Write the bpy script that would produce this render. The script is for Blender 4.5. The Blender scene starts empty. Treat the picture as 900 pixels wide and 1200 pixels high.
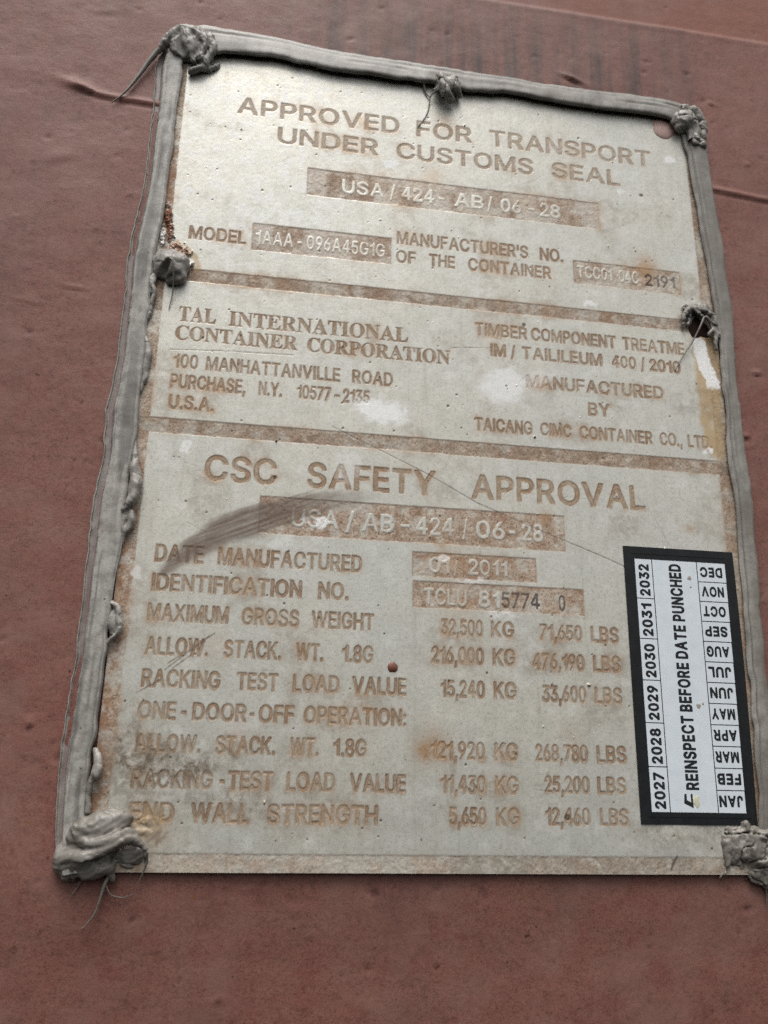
"""Rusted approval plate sealanted onto a red-brown painted container wall (close-up)."""
import bpy, math
import numpy as np
from mathutils import Matrix, Vector
from mathutils.geometry import tessellate_polygon

scene = bpy.context.scene
MM = 0.001
BASE = 1.30            # height of the plate's lower field edge above the ground, metres

# ------------------------------------------------------------------ camera
cam_data = bpy.data.cameras.new("camera")
cam_data.sensor_fit = 'VERTICAL'
cam_data.sensor_height = 36.0
cam_data.sensor_width = 27.0
cam_data.lens = 30.517
cam_data.clip_start = 0.01
cam_data.clip_end = 50.0
cam_data.dof.use_dof = True
cam_data.dof.focus_distance = 0.286
cam_data.dof.aperture_fstop = 16.0
camera = bpy.data.objects.new("camera", cam_data)
scene.collection.objects.link(camera)
_r0 = (0.9871, 0.0648, 0.1461)
_r1 = (-0.0184, 0.9541, -0.2990)
_r2 = (-0.1588, 0.2925, 0.9430)
_m = Matrix(((_r0[0], -_r0[1], -_r0[2]), (_r2[0], -_r2[1], -_r2[2]), (-_r1[0], _r1[1], _r1[2])))
camera.matrix_world = Matrix.Translation((0.036139, -0.271506, 0.020082 + BASE)) @ _m.to_quaternion().to_matrix().to_4x4()
scene.camera = camera

# ------------------------------------------------------------------ overcast sky and soft sun
SUN_ELEV, SUN_AZ = math.radians(66), math.radians(192)     # azimuth measured from +Y (into the wall), clockwise
world = bpy.data.worlds.new("World")
scene.world = world
world.use_nodes = True
wn = world.node_tree
wn.nodes.clear()
sky = wn.nodes.new("ShaderNodeTexSky")
sky.sky_type = 'NISHITA'
sky.sun_disc = False
sky.sun_elevation = SUN_ELEV
sky.sun_rotation = SUN_AZ
sky.air_density = 1.0
sky.dust_density = 6.0
sky.ozone_density = 1.0
hsv = wn.nodes.new("ShaderNodeHueSaturation")               # an overcast sky is grey
hsv.inputs["Saturation"].default_value = 0.22
bg = wn.nodes.new("ShaderNodeBackground")
bg.inputs["Strength"].default_value = 0.12
wo = wn.nodes.new("ShaderNodeOutputWorld")
wn.links.new(sky.outputs[0], hsv.inputs["Color"])
wn.links.new(hsv.outputs[0], bg.inputs["Color"])
wn.links.new(bg.outputs[0], wo.inputs["Surface"])

sun_data = bpy.data.lights.new("sun", 'SUN')
sun_data.energy = 1.4
sun_data.angle = math.radians(35)
sun_data.color = (1.0, 0.97, 0.92)
sun = bpy.data.objects.new("sun", sun_data)
scene.collection.objects.link(sun)
_sd = Vector((math.sin(SUN_AZ) * math.cos(SUN_ELEV), math.cos(SUN_AZ) * math.cos(SUN_ELEV), math.sin(SUN_ELEV)))
sun.rotation_euler = _sd.to_track_quat('Z', 'Y').to_euler()
sun.location = (0, -2, BASE + 3)

scene.view_settings.view_transform = 'Standard'
scene.view_settings.look = 'None'
scene.view_settings.gamma = 1.0
scene.view_settings.use_curve_mapping = False
scene.view_settings.exposure = 0.46
scene.cycles.max_bounces = 6
scene.cycles.use_denoising = False

# ------------------------------------------------------------------ numpy helpers
rng = np.random.default_rng(7)
_lat2 = rng.random((256, 256)).astype(np.float32)
_lat3 = rng.random((64, 64, 64)).astype(np.float32)


def vn2(x, y, s, seed=0):
    """2-D value noise, feature size s (mm), range 0..1."""
    u = x / s + seed * 17.31 + 500.0
    v = y / s + seed * 9.77 + 500.0
    i = np.floor(u).astype(np.int64); j = np.floor(v).astype(np.int64)
    fu = u - i; fv = v - j
    fu = fu * fu * fu * (fu * (fu * 6 - 15) + 10); fv = fv * fv * fv * (fv * (fv * 6 - 15) + 10)
    i &= 255; j &= 255
    i1 = (i + 1) & 255; j1 = (j + 1) & 255
    a = _lat2[i, j]; b = _lat2[i1, j]; c = _lat2[i, j1]; d = _lat2[i1, j1]
    return (a * (1 - fu) + b * fu) * (1 - fv) + (c * (1 - fu) + d * fu) * fv


def fbm2(x, y, s, octaves=4, seed=0):
    t = 0.0; a = 0.5; w = 0.0
    for k in range(octaves):
        t = t + a * vn2(x, y, s / 2 ** k, seed + k * 3)
        w += a; a *= 0.55
    return t / w


def vn3(x, y, z, s, seed=0):
    u = x / s + seed * 7.3 + 300; v = y / s + seed * 3.1 + 300; w = z / s + seed * 5.9 + 300
    i = np.floor(u).astype(np.int64); j = np.floor(v).astype(np.int64); k = np.floor(w).astype(np.int64)
    fu = u - i; fv = v - j; fw = w - k
    fu = fu * fu * (3 - 2 * fu); fv = fv * fv * (3 - 2 * fv); fw = fw * fw * (3 - 2 * fw)
    i &= 63; j &= 63; k &= 63
    i1 = (i + 1) & 63; j1 = (j + 1) & 63; k1 = (k + 1) & 63
    L = _lat3
    c0 = (L[i, j, k] * (1 - fu) + L[i1, j, k] * fu) * (1 - fv) + (L[i, j1, k] * (1 - fu) + L[i1, j1, k] * fu) * fv
    c1 = (L[i, j, k1] * (1 - fu) + L[i1, j, k1] * fu) * (1 - fv) + (L[i, j1, k1] * (1 - fu) + L[i1, j1, k1] * fu) * fv
    return c0 * (1 - fw) + c1 * fw


def sstep(a, b, x):
    t = np.clip((x - a) / (b - a), 0, 1)
    return t * t * (3 - 2 * t)


def gauss(x, y, cx, cy, rx, ry=None, ang=0.0):
    ry = rx if ry is None else ry
    c, s = math.cos(ang), math.sin(ang)
    u = (x - cx) * c + (y - cy) * s; v = -(x - cx) * s + (y - cy) * c
    return np.exp(-(u / rx) ** 2 - (v / ry) ** 2)


def poly_dist(x, y, pts):
    """distance to an open polyline"""
    d = np.full(x.shape, 1e9)
    for (x0, y0), (x1, y1) in zip(pts[:-1], pts[1:]):
        dx, dy = x1 - x0, y1 - y0
        t = np.clip(((x - x0) * dx + (y - y0) * dy) / (dx * dx + dy * dy), 0, 1)
        d = np.minimum(d, np.hypot(x - x0 - t * dx, y - y0 - t * dy))
    return d


def loops_sd(x, y, loops):
    """signed distance to an even-odd polygon set (negative inside)"""
    d = np.full(x.shape, 1e9); ins = np.zeros(x.shape, bool)
    for p in loops:
        q = np.roll(p, -1, 0)
        for (x0, y0), (x1, y1) in zip(p, q):
            dx, dy = x1 - x0, y1 - y0
            L2 = dx * dx + dy * dy
            if L2 < 1e-12:
                continue
            t = np.clip(((x - x0) * dx + (y - y0) * dy) / L2, 0, 1)
            d = np.minimum(d, (x - x0 - t * dx) ** 2 + (y - y0 - t * dy) ** 2)
            if y0 != y1:
                ins ^= ((y0 <= y) != (y1 <= y)) & (x < x0 + (y - y0) * dx / dy)
    d = np.sqrt(d)
    return np.where(ins, -d, d)


def catmull(pts, n):
    """n points along a Catmull-Rom spline through pts (any dimension), even in arc length"""
    p = np.array(pts, float)
    p = np.vstack([2 * p[0] - p[1], p, 2 * p[-1] - p[-2]])
    out = []
    for i in range(1, len(p) - 2):
        t = np.linspace(0, 1, 24, endpoint=False)[:, None]
        a, b, c, d = p[i - 1], p[i], p[i + 1], p[i + 2]
        out.append(0.5 * (2 * b + (c - a) * t + (2 * a - 5 * b + 4 * c - d) * t ** 2 + (3 * b - a - 3 * c + d) * t ** 3))
    out = np.vstack(out + [p[-2][None]])
    L = np.r_[0, np.cumsum(np.linalg.norm(np.diff(out, axis=0), axis=1))]
    s = np.linspace(0, L[-1], n)
    return np.stack([np.interp(s, L, out[:, k]) for k in range(out.shape[1])], 1)


# ------------------------------------------------------------------ object helpers
def to_world(v):
    """plate frame (x right, y up, z out of the wall; mm) -> metres, wall facing -Y"""
    v = np.asarray(v, np.float64)
    return np.stack([v[..., 0] * MM, -v[..., 2] * MM, v[..., 1] * MM + BASE], -1)


def make_empty(name, at):
    o = bpy.data.objects.new(name, None)
    o.empty_display_size = 0.02
    o.location = to_world(at)
    scene.collection.objects.link(o)
    return o


def make_mesh(name, verts, faces, mat, parent=None, origin=None, normals=None, attrs=None, smooth=True):
    """verts in plate mm; one object. faces: (n,4) or (n,3) array, or list of lists"""
    if parent is not None:
        org = np.array(parent.get('_org', parent.location), float)
    else:
        org = to_world(origin) if origin is not None else np.zeros(3)
    w = to_world(verts) - org
    me = bpy.data.meshes.new(name)
    if isinstance(faces, np.ndarray):
        k = faces.shape[1]
        me.vertices.add(len(w)); me.vertices.foreach_set('co', w.astype(np.float32).ravel())
        me.loops.add(faces.size); me.loops.foreach_set('vertex_index', faces.astype(np.int32).ravel())
        me.polygons.add(len(faces))
        me.polygons.foreach_set('loop_start', np.arange(0, faces.size, k, dtype=np.int32))
        me.update(calc_edges=True)
    else:
        me.from_pydata([tuple(p) for p in w], [], [tuple(f) for f in faces])
        me.update()
    me.polygons.foreach_set('use_smooth', np.full(len(me.polygons), smooth))
    if attrs:
        for an, av in attrs.items():
            a = me.attributes.new(an, 'FLOAT_COLOR', 'POINT')
            a.data.foreach_set('color', av.astype(np.float32).ravel())
    if normals is not None:
        nw = np.stack([normals[:, 0], -normals[:, 2], normals[:, 1]], 1)
        me.normals_split_custom_set_from_vertices(nw.astype(np.float32))
    me.materials.append(mat)
    o = bpy.data.objects.new(name, me)
    scene.collection.objects.link(o)
    if parent is not None:
        o.parent = parent
        o['_org'] = [float(c) for c in org]
    else:
        o.location = org
        o['_org'] = [float(c) for c in org]
    return o


def tag(o, label, category=None, group=None):
    o['label'] = label
    if category:
        o['category'] = category
    if group:
        o['group'] = group
    return o


def grid_faces(nx, ny):
    i = np.arange(nx * ny).reshape(ny, nx)
    return np.stack([i[:-1, :-1], i[:-1, 1:], i[1:, 1:], i[1:, :-1]], -1).reshape(-1, 4)


def box_mesh(x0, x1, y0, y1, z0, z1):
    v = np.array([(x, y, z) for z in (z0, z1) for y in (y0, y1) for x in (x0, x1)], float)
    f = [(0, 2, 3, 1), (4, 5, 7, 6), (0, 1, 5, 4), (2, 6, 7, 3), (0, 4, 6, 2), (1, 3, 7, 5)]
    return v, f


# ------------------------------------------------------------------ material helpers
class Nodes:
    def __init__(self, name):
        self.mat = bpy.data.materials.new(name)
        self.mat.use_nodes = True
        self.t = self.mat.node_tree
        self.t.nodes.clear()
        self.out = self.t.nodes.new("ShaderNodeOutputMaterial")
        self.b = self.t.nodes.new("ShaderNodeBsdfPrincipled")
        self.t.links.new(self.b.outputs[0], self.out.inputs["Surface"])
        g = self.t.nodes.new("ShaderNodeNewGeometry")
        sc = self.t.nodes.new("ShaderNodeVectorMath"); sc.operation = 'SCALE'
        sc.inputs["Scale"].default_value = 1000.0
        self.t.links.new(g.outputs["Position"], sc.inputs[0])
        self.pos = sc.outputs[0]                      # position in millimetres

    def put(self, sock, v):
        if hasattr(v, 'is_output'):
            self.t.links.new(v, sock)
        elif isinstance(v, (tuple, list)):
            sock.default_value = tuple(v) + ((1.0,) if len(v) == 3 and len(sock.default_value) == 4 else ())
        elif sock.type == 'RGBA':
            sock.default_value = (v, v, v, 1.0)
        else:
            sock.default_value = v

    def noise(self, scale, detail=4.0, rough=0.55, dist=0.0, stretch=None, kind='FBM'):
        n = self.t.nodes.new("ShaderNodeTexNoise")
        n.noise_type = kind
        p = self.pos
        if stretch:
            m = self.t.nodes.new("ShaderNodeMapping")
            m.vector_type = 'TEXTURE'
            m.inputs["Scale"].default_value = tuple(1.0 / k for k in stretch[:3])
            if len(stretch) > 3:
                m.inputs["Rotation"].default_value = (0, stretch[3], 0)
            self.t.links.new(p, m.inputs["Vector"]); p = m.outputs[0]
        self.t.links.new(p, n.inputs["Vector"])
        n.inputs["Scale"].default_value = scale
        n.inputs["Detail"].default_value = detail
        n.inputs["Roughness"].default_value = rough
        n.inputs["Distortion"].default_value = dist
        return n.outputs["Fac"]

    def ramp(self, fac, stops):
        r = self.t.nodes.new("ShaderNodeValToRGB")
        e = r.color_ramp.elements
        while len(e) < len(stops):
            e.new(0.5)
        for k, (p, c) in enumerate(stops):
            e[k].position = p
            e[k].color = (c, c, c, 1) if isinstance(c, (int, float)) else tuple(c) + (1,)
        self.put(r.inputs[0], fac)
        return r.outputs[0]

    def mix(self, fac, a, b, mode='MIX'):
        m = self.t.nodes.new("ShaderNodeMix")
        m.data_type = 'RGBA'; m.blend_type = mode; m.clamp_factor = True
        self.put(m.inputs[0], fac); self.put(m.inputs[6], a); self.put(m.inputs[7], b)
        return m.outputs[2]

    def math(self, op, a, b=0.0, c=0.0, clamp=False):
        m = self.t.nodes.new("ShaderNodeMath"); m.operation = op; m.use_clamp = clamp
        self.put(m.inputs[0], a); self.put(m.inputs[1], b); self.put(m.inputs[2], c)
        return m.outputs[0]

    def attr(self, name):
        a = self.t.nodes.new("ShaderNodeAttribute"); a.attribute_name = name
        s = self.t.nodes.new("ShaderNodeSeparateColor")
        self.t.links.new(a.outputs["Color"], s.inputs[0])
        return s.outputs[0], s.outputs[1], s.outputs[2], a.outputs["Alpha"]

    def bump(self, h, strength, dist_mm, prev=None):
        b = self.t.nodes.new("ShaderNodeBump")
        b.inputs["Strength"].default_value = strength
        b.inputs["Distance"].default_value = dist_mm * MM
        self.put(b.inputs["Height"], h)
        if prev is not None:
            self.t.links.new(prev, b.inputs["Normal"])
        return b.outputs[0]

    def finish(self, color, rough, normal=None, metallic=0.0, spec=0.5):
        self.put(self.b.inputs["Base Color"], color)
        self.put(self.b.inputs["Roughness"], rough)
        self.put(self.b.inputs["Metallic"], metallic)
        self.put(self.b.inputs["Specular IOR Level"], spec)
        if normal is not None:
            self.t.links.new(normal, self.b.inputs["Normal"])
        return self.mat


def wall_material():
    n = Nodes("red_oxide_paint")
    stain, chip, fade, flake = n.attr("wear")
    big = n.noise(0.018, 4)
    mid = n.noise(0.10, 6, 0.68, 0.3)
    fine = n.noise(0.75, 6, 0.72, 0.2, (0.9, 1, 1.1))
    grit = n.noise(2.6, 4, 0.75)
    c = n.mix(big, (0.188, 0.076, 0.061), (0.236, 0.100, 0.077))
    c = n.mix(n.ramp(mid, [(0.40, 0.0), (0.66, 0.7)]), c, (0.205, 0.104, 0.078))
    c = n.mix(n.ramp(mid, [(0.30, 0.55), (0.46, 0.0)]), c, (0.165, 0.054, 0.044))
    c = n.mix(n.ramp(fine, [(0.30, 0.75), (0.48, 0.0)]), c, (0.080, 0.034, 0.028))
    c = n.mix(n.ramp(fine, [(0.52, 0.0), (0.72, 0.55)]), c, (0.245, 0.126, 0.102))
    c = n.mix(n.ramp(grit, [(0.38, 0.65), (0.49, 0.0)]), c, (0.070, 0.030, 0.025))
    c = n.mix(n.ramp(grit, [(0.53, 0.0), (0.66, 0.5)]), c, (0.235, 0.125, 0.100))
    dots = n.ramp(n.noise(0.42, 2, 0.4), [(0.735, 0.0), (0.765, 0.85)])
    c = n.mix(dots, c, (0.040, 0.018, 0.016))
    spots = n.ramp(n.noise(0.13, 4, 0.6, 0.5), [(0.64, 0.0), (0.74, 0.5)])
    c = n.mix(spots, c, (0.080, 0.034, 0.028))
    streak = n.ramp(n.noise(1.0, 4, 0.6, 0.4, (0.22, 1, 0.014)), [(0.42, 0.0), (0.68, 1.0)])
    c = n.mix(n.math('MULTIPLY', stain, n.math('MULTIPLY_ADD', streak, 0.85, 0.15)), c, (0.066, 0.044, 0.040))
    c = n.mix(n.math('MULTIPLY', fade, 0.9), c, n.mix(fine, (0.190, 0.070, 0.045), (0.245, 0.090, 0.056)))
    bloom = n.ramp(n.noise(0.045, 5, 0.6, 0.5), [(0.46, 0.0), (0.68, 0.55)])
    c = n.mix(bloom, c, n.mix(fine, (0.185, 0.100, 0.082), (0.270, 0.150, 0.124)))
    c = n.mix(n.ramp(n.noise(0.30, 3, 0.6), [(0.70, 0.0), (0.76, 0.7)]), c, (0.175, 0.070, 0.022))
    c = n.mix(chip, c, (0.055, 0.016, 0.012))
    c = n.mix(flake, c, (0.27, 0.13, 0.10))
    peel = n.noise(0.30, 5, 0.6, 0.0, (0.85, 1, 1.1))
    pits = n.noise(1.5, 4, 0.65)
    nb = n.bump(n.math('MULTIPLY', peel, n.ramp(big, [(0.3, 0.35), (0.7, 1.0)])), 0.40, 0.50)
    nb = n.bump(pits, 0.35, 0.12, nb)
    r = n.mix(fade, n.math('MULTIPLY_ADD', mid, 0.25, 0.42), 0.72)
    return n.finish(c, r, nb, 0.0, 0.24)


def plate_material():
    n = Nodes("etched_plate_metal")
    etch, edge, halo, white = n.attr("etching")
    smear, ochre, scratch, stamp = n.attr("marks")
    heavy, grime, floor_l, fl = n.attr("corrosion")
    big = n.noise(0.022, 4, 0.55)
    mott = n.noise(0.16, 6, 0.62)
    fine = n.noise(0.9, 5, 0.68)
    spk = n.noise(2.4, 3, 0.6)
    pale = n.mix(n.ramp(big, [(0.3, 0.0), (0.7, 1.0)]), (0.575, 0.555, 0.480), (0.500, 0.508, 0.462))
    pale = n.mix(n.ramp(mott, [(0.36, 0.40), (0.58, 0.0)]), pale, (0.440, 0.420, 0.360))
    pale = n.mix(n.ramp(fine, [(0.32, 0.65), (0.50, 0.0)]), pale, (0.340, 0.325, 0.285))
    pale = n.mix(n.ramp(spk, [(0.56, 0.0), (0.72, 0.6)]), pale, (0.68, 0.67, 0.63))
    flecks = n.ramp(n.noise(0.75, 2, 0.5), [(0.725, 0.0), (0.765, 0.9)])
    pale = n.mix(flecks, pale, (0.13, 0.095, 0.065))
    # etched floor: rusty tan grain
    tan = n.ramp(n.noise(0.33, 6, 0.7), [(0.28, (0.150, 0.082, 0.046)), (0.42, (0.290, 0.195, 0.128)), (0.55, (0.430, 0.335, 0.252)), (0.72, (0.540, 0.480, 0.400))])
    tan = n.mix(n.ramp(n.noise(0.07, 4, 0.6), [(0.45, 0.0), (0.68, 0.6)]), tan, n.mix(fine, (0.36, 0.29, 0.22), (0.60, 0.55, 0.47)))
    tan = n.mix(n.ramp(n.noise(0.05, 4, 0.6, 0.3), [(0.55, 0.0), (0.72, 0.65)]), tan, n.mix(fine, (0.16, 0.070, 0.032), (0.33, 0.180, 0.095)))
    pit = n.ramp(n.noise(1.5, 4, 0.7), [(0.36, 0.9), (0.49, 0.0)])
    tan = n.mix(pit, tan, (0.105, 0.060, 0.036))
    lt = n.mix(floor_l, tan, n.mix(n.ramp(mott, [(0.35, 0.35), (0.6, 0.8)]), tan, (0.300, 0.222, 0.138)))
    lt = n.mix(n.math('MULTIPLY', heavy, 0.8), lt, (0.235, 0.098, 0.038))
    c = n.mix(etch, pale, lt)
    c = n.mix(n.math('MULTIPLY', edge, 0.92), c, n.mix(fine, (0.110, 0.060, 0.030), (0.205, 0.118, 0.060)))
    c = n.mix(n.math('MULTIPLY', halo, n.ramp(mott, [(0.3, 0.3), (0.62, 1.0)])), c, (0.385, 0.235, 0.120))
    spr = n.math('MULTIPLY', n.math('MULTIPLY', n.math('SUBTRACT', 1.0, etch), n.math('MULTIPLY', halo, 1.3, clamp=True)), n.ramp(n.noise(1.1, 4, 0.75), [(0.54, 0.0), (0.64, 0.55)]))
    c = n.mix(spr, c, (0.225, 0.115, 0.050))
    runs = n.noise(1.0, 5, 0.65, 0.3, (0.30, 1, 0.016))
    c = n.mix(n.ramp(runs, [(0.55, 0.0), (0.75, 0.32)]), c, (0.330, 0.290, 0.225))
    c = n.mix(n.ramp(runs, [(0.28, 0.25), (0.42, 0.0)]), c, (0.66, 0.66, 0.62))
    c = n.mix(ochre, c, n.mix(mott, (0.360, 0.230, 0.095), (0.470, 0.350, 0.190)))
    gr = n.math('MULTIPLY', grime, n.ramp(n.noise(0.28, 6, 0.7, 0.5), [(0.36, 0.0), (0.60, 1.0)]))
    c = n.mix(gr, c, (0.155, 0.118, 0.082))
    drag = n.noise(1.0, 6, 0.75, 0.5, (0.05, 1, 0.9, -0.42))
    c = n.mix(n.math('MULTIPLY', smear, n.ramp(drag, [(0.26, 0.62), (0.58, 1.0)])), c, (0.120, 0.080, 0.056))
    c = n.mix(n.math('MULTIPLY', n.math('MULTIPLY', white, n.math('SUBTRACT', 1.0, n.math('MULTIPLY', smear, 0.7))), n.ramp(fine, [(0.25, 0.55), (0.5, 1.0)])), c, (0.78, 0.78, 0.76))
    c = n.mix(n.math('MULTIPLY', fl, 0.85), c, n.ramp(n.noise(0.9, 4, 0.7), [(0.3, (0.120, 0.036, 0.020)), (0.5, (0.230, 0.085, 0.040)), (0.7, (0.42, 0.26, 0.18))]))
    c = n.mix(n.math('MULTIPLY', scratch, 0.9), c, (0.105, 0.070, 0.048))
    c = n.mix(stamp, c, (0.048, 0.032, 0.026))
    nb = n.bump(fine, 0.35, 0.06)
    nb = n.bump(spk, 0.25, 0.04, nb)
    r = n.mix(etch, n.math('MULTIPLY_ADD', big, 0.25, n.math('MULTIPLY_ADD', mott, 0.32, 0.07)), 0.78)
    r = n.mix(n.math('MAXIMUM', ochre, n.math('MAXIMUM', smear, grime)), r, 0.65)
    met = n.math('MULTIPLY', n.math('SUBTRACT', 1.0, n.math('MAXIMUM', n.math('MAXIMUM', etch, white), n.math('MAXIMUM', ochre, smear)), clamp=True), 0.30)
    return n.finish(c, r, nb, met, 0.5)


def sealant_material():
    n = Nodes("grey_sealant")
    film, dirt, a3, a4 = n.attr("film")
    big = n.noise(0.03, 4)
    mid = n.noise(0.35, 5, 0.6)
    fine = n.noise(1.6, 4, 0.65)
    c = n.mix(big, (0.345, 0.328, 0.298), (0.425, 0.410, 0.378))
    c = n.mix(n.ramp(mid, [(0.38, 0.75), (0.56, 0.0)]), c, (0.205, 0.192, 0.170))
    c = n.mix(n.ramp(n.noise(0.12, 5, 0.65, 0.4), [(0.52, 0.0), (0.70, 0.6)]), c, (0.200, 0.172, 0.150))
    c = n.mix(n.ramp(fine, [(0.32, 0.5), (0.47, 0.0)]), c, (0.160, 0.150, 0.132))
    c = n.mix(a3, c, n.mix(mid, (0.120, 0.107, 0.090), (0.215, 0.197, 0.170)))
    c = n.mix(n.ramp(n.noise(0.55, 2, 0.4), [(0.72, 0.0), (0.76, 0.85)]), c, (0.045, 0.042, 0.040))
    cross = n.ramp(n.noise(1.0, 3, 0.6, 0.0, (0.20, 1, 0.02)), [(0.46, 0.0), (0.66, 0.75)])
    c = n.mix(n.math('MULTIPLY', dirt, cross), c, (0.115, 0.105, 0.092))
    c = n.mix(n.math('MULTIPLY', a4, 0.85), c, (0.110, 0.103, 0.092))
    c = n.mix(film, c, (0.170, 0.105, 0.100))
    nb = n.bump(mid, 0.35, 0.28)
    nb = n.bump(fine, 0.4, 0.07, nb)
    return n.finish(c, n.math('MULTIPLY_ADD', mid, 0.25, 0.34), nb, 0.0, 0.5)


def vinyl_material(name, a, b, rough, bump=0.15, spec=0.5):
    n = Nodes(name)
    k = n.noise(0.25, 5, 0.65)
    c = n.mix(n.ramp(k, [(0.35, 0.0), (0.7, 1.0)]), a, b)
    d = n.ramp(n.noise(0.8, 3, 0.6), [(0.70, 0.0), (0.78, 0.35)])
    c = n.mix(d, c, (0.16, 0.15, 0.14))
    nb = n.bump(n.noise(0.12, 3), bump, 0.3)
    return n.finish(c, n.math('MULTIPLY_ADD', k, 0.2, rough), nb, 0.0, spec)


def plain_material(name, a, b, rough, scale=0.6, spec=0.5):
    n = Nodes(name)
    k = n.noise(scale, 5, 0.65)
    nb = n.bump(k, 0.3, 0.15)
    return n.finish(n.mix(k, a, b), rough, nb, 0.0, spec)


M_WALL = wall_material()
M_PLATE = plate_material()
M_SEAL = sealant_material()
M_BLACK = vinyl_material("black_vinyl", (0.008, 0.009, 0.010), (0.014, 0.015, 0.016), 0.42, spec=0.22)
M_WHITE = vinyl_material("white_vinyl", (0.62, 0.675, 0.71), (0.56, 0.615, 0.655), 0.38)
M_INK = plain_material("black_ink", (0.012, 0.013, 0.015), (0.018, 0.019, 0.021), 0.6, spec=0.2)
M_EDGE = plain_material("plate_edge_metal", (0.23, 0.20, 0.165), (0.36, 0.33, 0.28), 0.5)
M_PINK = plain_material("faded_pink_paint", (0.36, 0.215, 0.185), (0.50, 0.35, 0.31), 0.55)
M_DROP = plain_material("red_brown_paint", (0.120, 0.042, 0.026), (0.190, 0.070, 0.040), 0.4)
M_GLUE = plain_material("yellowed_adhesive", (0.50, 0.50, 0.34), (0.60, 0.60, 0.46), 0.35)
M_DARK = plain_material("hole_shade_black", (0.008, 0.006, 0.005), (0.030, 0.014, 0.011), 0.9, spec=0.1)  # near-black colour stands in for the shade inside the crater's hole

# ------------------------------------------------------------------ the wall (container panel)
WALL_Z = -2.0


def graded_axis(lo, hi, step, far, n=14):
    core = np.arange(lo, hi + 0.01, step)
    t = np.linspace(0, 1, n + 1)[1:] ** 2
    return np.r_[(lo - far * t)[::-1], core, hi + far * t]


wx = graded_axis(-90, 265, 0.9, 900)
wy = graded_axis(-65, 372, 0.9, 900)
X, Y = np.meshgrid(wx, wy)
H = np.zeros_like(X)
H += (fbm2(X, Y, 34, 4, 1) - 0.5) * 0.8 + (fbm2(X * 0.85, Y * 1.1, 6, 3, 11) - 0.5) * 0.17
H -= 0.06 * np.maximum(2.0 - Y, 0) * sstep(4, -30, Y)          # made-up lean below the plate, shaped so less sky light reaches the wall
# horizontal weld seam that runs behind the plate
seam_y = np.interp(X[0], [-400, -54, -43, -37, -31.7, -23.4, -12.6, 100, 211, 220, 228, 235, 600],
                   [266, 264.1, 262.8, 261.9, 260.1, 259.6, 259, 255, 252.2, 252.3, 251.6, 250.6, 247])[None, :] + (vn2(X, X * 0, 9, 5) - 0.5) * 0.8
seam_on = np.where(X < 0, sstep(-44, -36, X), 1.0) * np.where(X > 300, 0, 1)
d = Y - seam_y
H += seam_on * (0.75 * np.exp(-((d - 0.9) / 1.1) ** 2) - 0.30 * np.exp(-((d + 0.9) / 0.8) ** 2))
H += 0.95 * gauss(X, Y, -38.5, 263.5, 6.5, 2.0, -0.30) - 0.35 * gauss(X, Y, -33.5, 260.4, 4.0, 0.9, -0.12)
# chips, blisters and scabs in the paint
chip = np.zeros_like(X); flake = np.zeros_like(X)
for cx, cy, rx, ry, an, h in [(153.5, 299.5, 4.2, 1.0, -0.35, 1.1), (211.6, 222.6, 2.6, 0.5, 0.55, 0.5), (221, 172, 1.8, 0.8, 0, 0.6),
                              (213.5, 145.5, 1.3, 0.9, 0.3, 0.8), (215, 141.5, 2.0, 0.5, 0.2, 0.3), (215.0, 297.0, 1.9, 0.8, -0.5, 0.5),
                              (-25.0, 35.5, 1.2, 1.4, 0, 0.46), (-40, 232, 5, 2.5, 0.4, 0.22), (-62, 215, 4, 3, 0, 0.22), (-33, 300, 5, 2, 0.2, 0.2),
                              (-30, 180, 4.0, 0.6, -0.1, 0.35), (-44, 173, 5.0, 0.5, -0.1, 0.25), (228, 268, 1.2, .8, 0, .4), (60, -22, 3, 1, 0, 0.12),
                              (41.0, -9.5, 2.0, 1.0, 0.3, 0.15), (36, -13.0, 2.2, 0.7, 0, 0.12)]:
    g = gauss(X, Y, cx, cy, rx, ry, an)
    H += h * g - 0.5 * h * gauss(X, Y, cx, cy - 1.2 * ry - 0.4, rx, ry * 0.7, an)
    chip = np.maximum(chip, 0.8 * sstep(0.35, 0.8, gauss(X, Y, cx, cy - 0.9 * ry - 0.3, rx * 0.9, ry * 0.7, an)) * (abs(h) > 0.45))
    flake = np.maximum(flake, 0.45 * sstep(0.4, 0.9, g) * (h > 0.25))
for k in range(420):
    cx, cy = rng.uniform(-85, 255), rng.uniform(-60, 365)
    r = 0.35 + 0.7 * rng.random() ** 3
    m = (np.abs(X - cx) < 6) & (np.abs(Y - cy) < 6)
    g = gauss(X[m], Y[m], cx, cy, r * rng.uniform(0.8, 2.2), r, rng.uniform(-0.6, 0.6))
    H[m] += rng.choice([-0.4, -0.3, 0.15]) * g
    chip[m] = np.maximum(chip[m], rng.uniform(0.1, 0.75) * sstep(0.3, 0.9, g))
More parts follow.
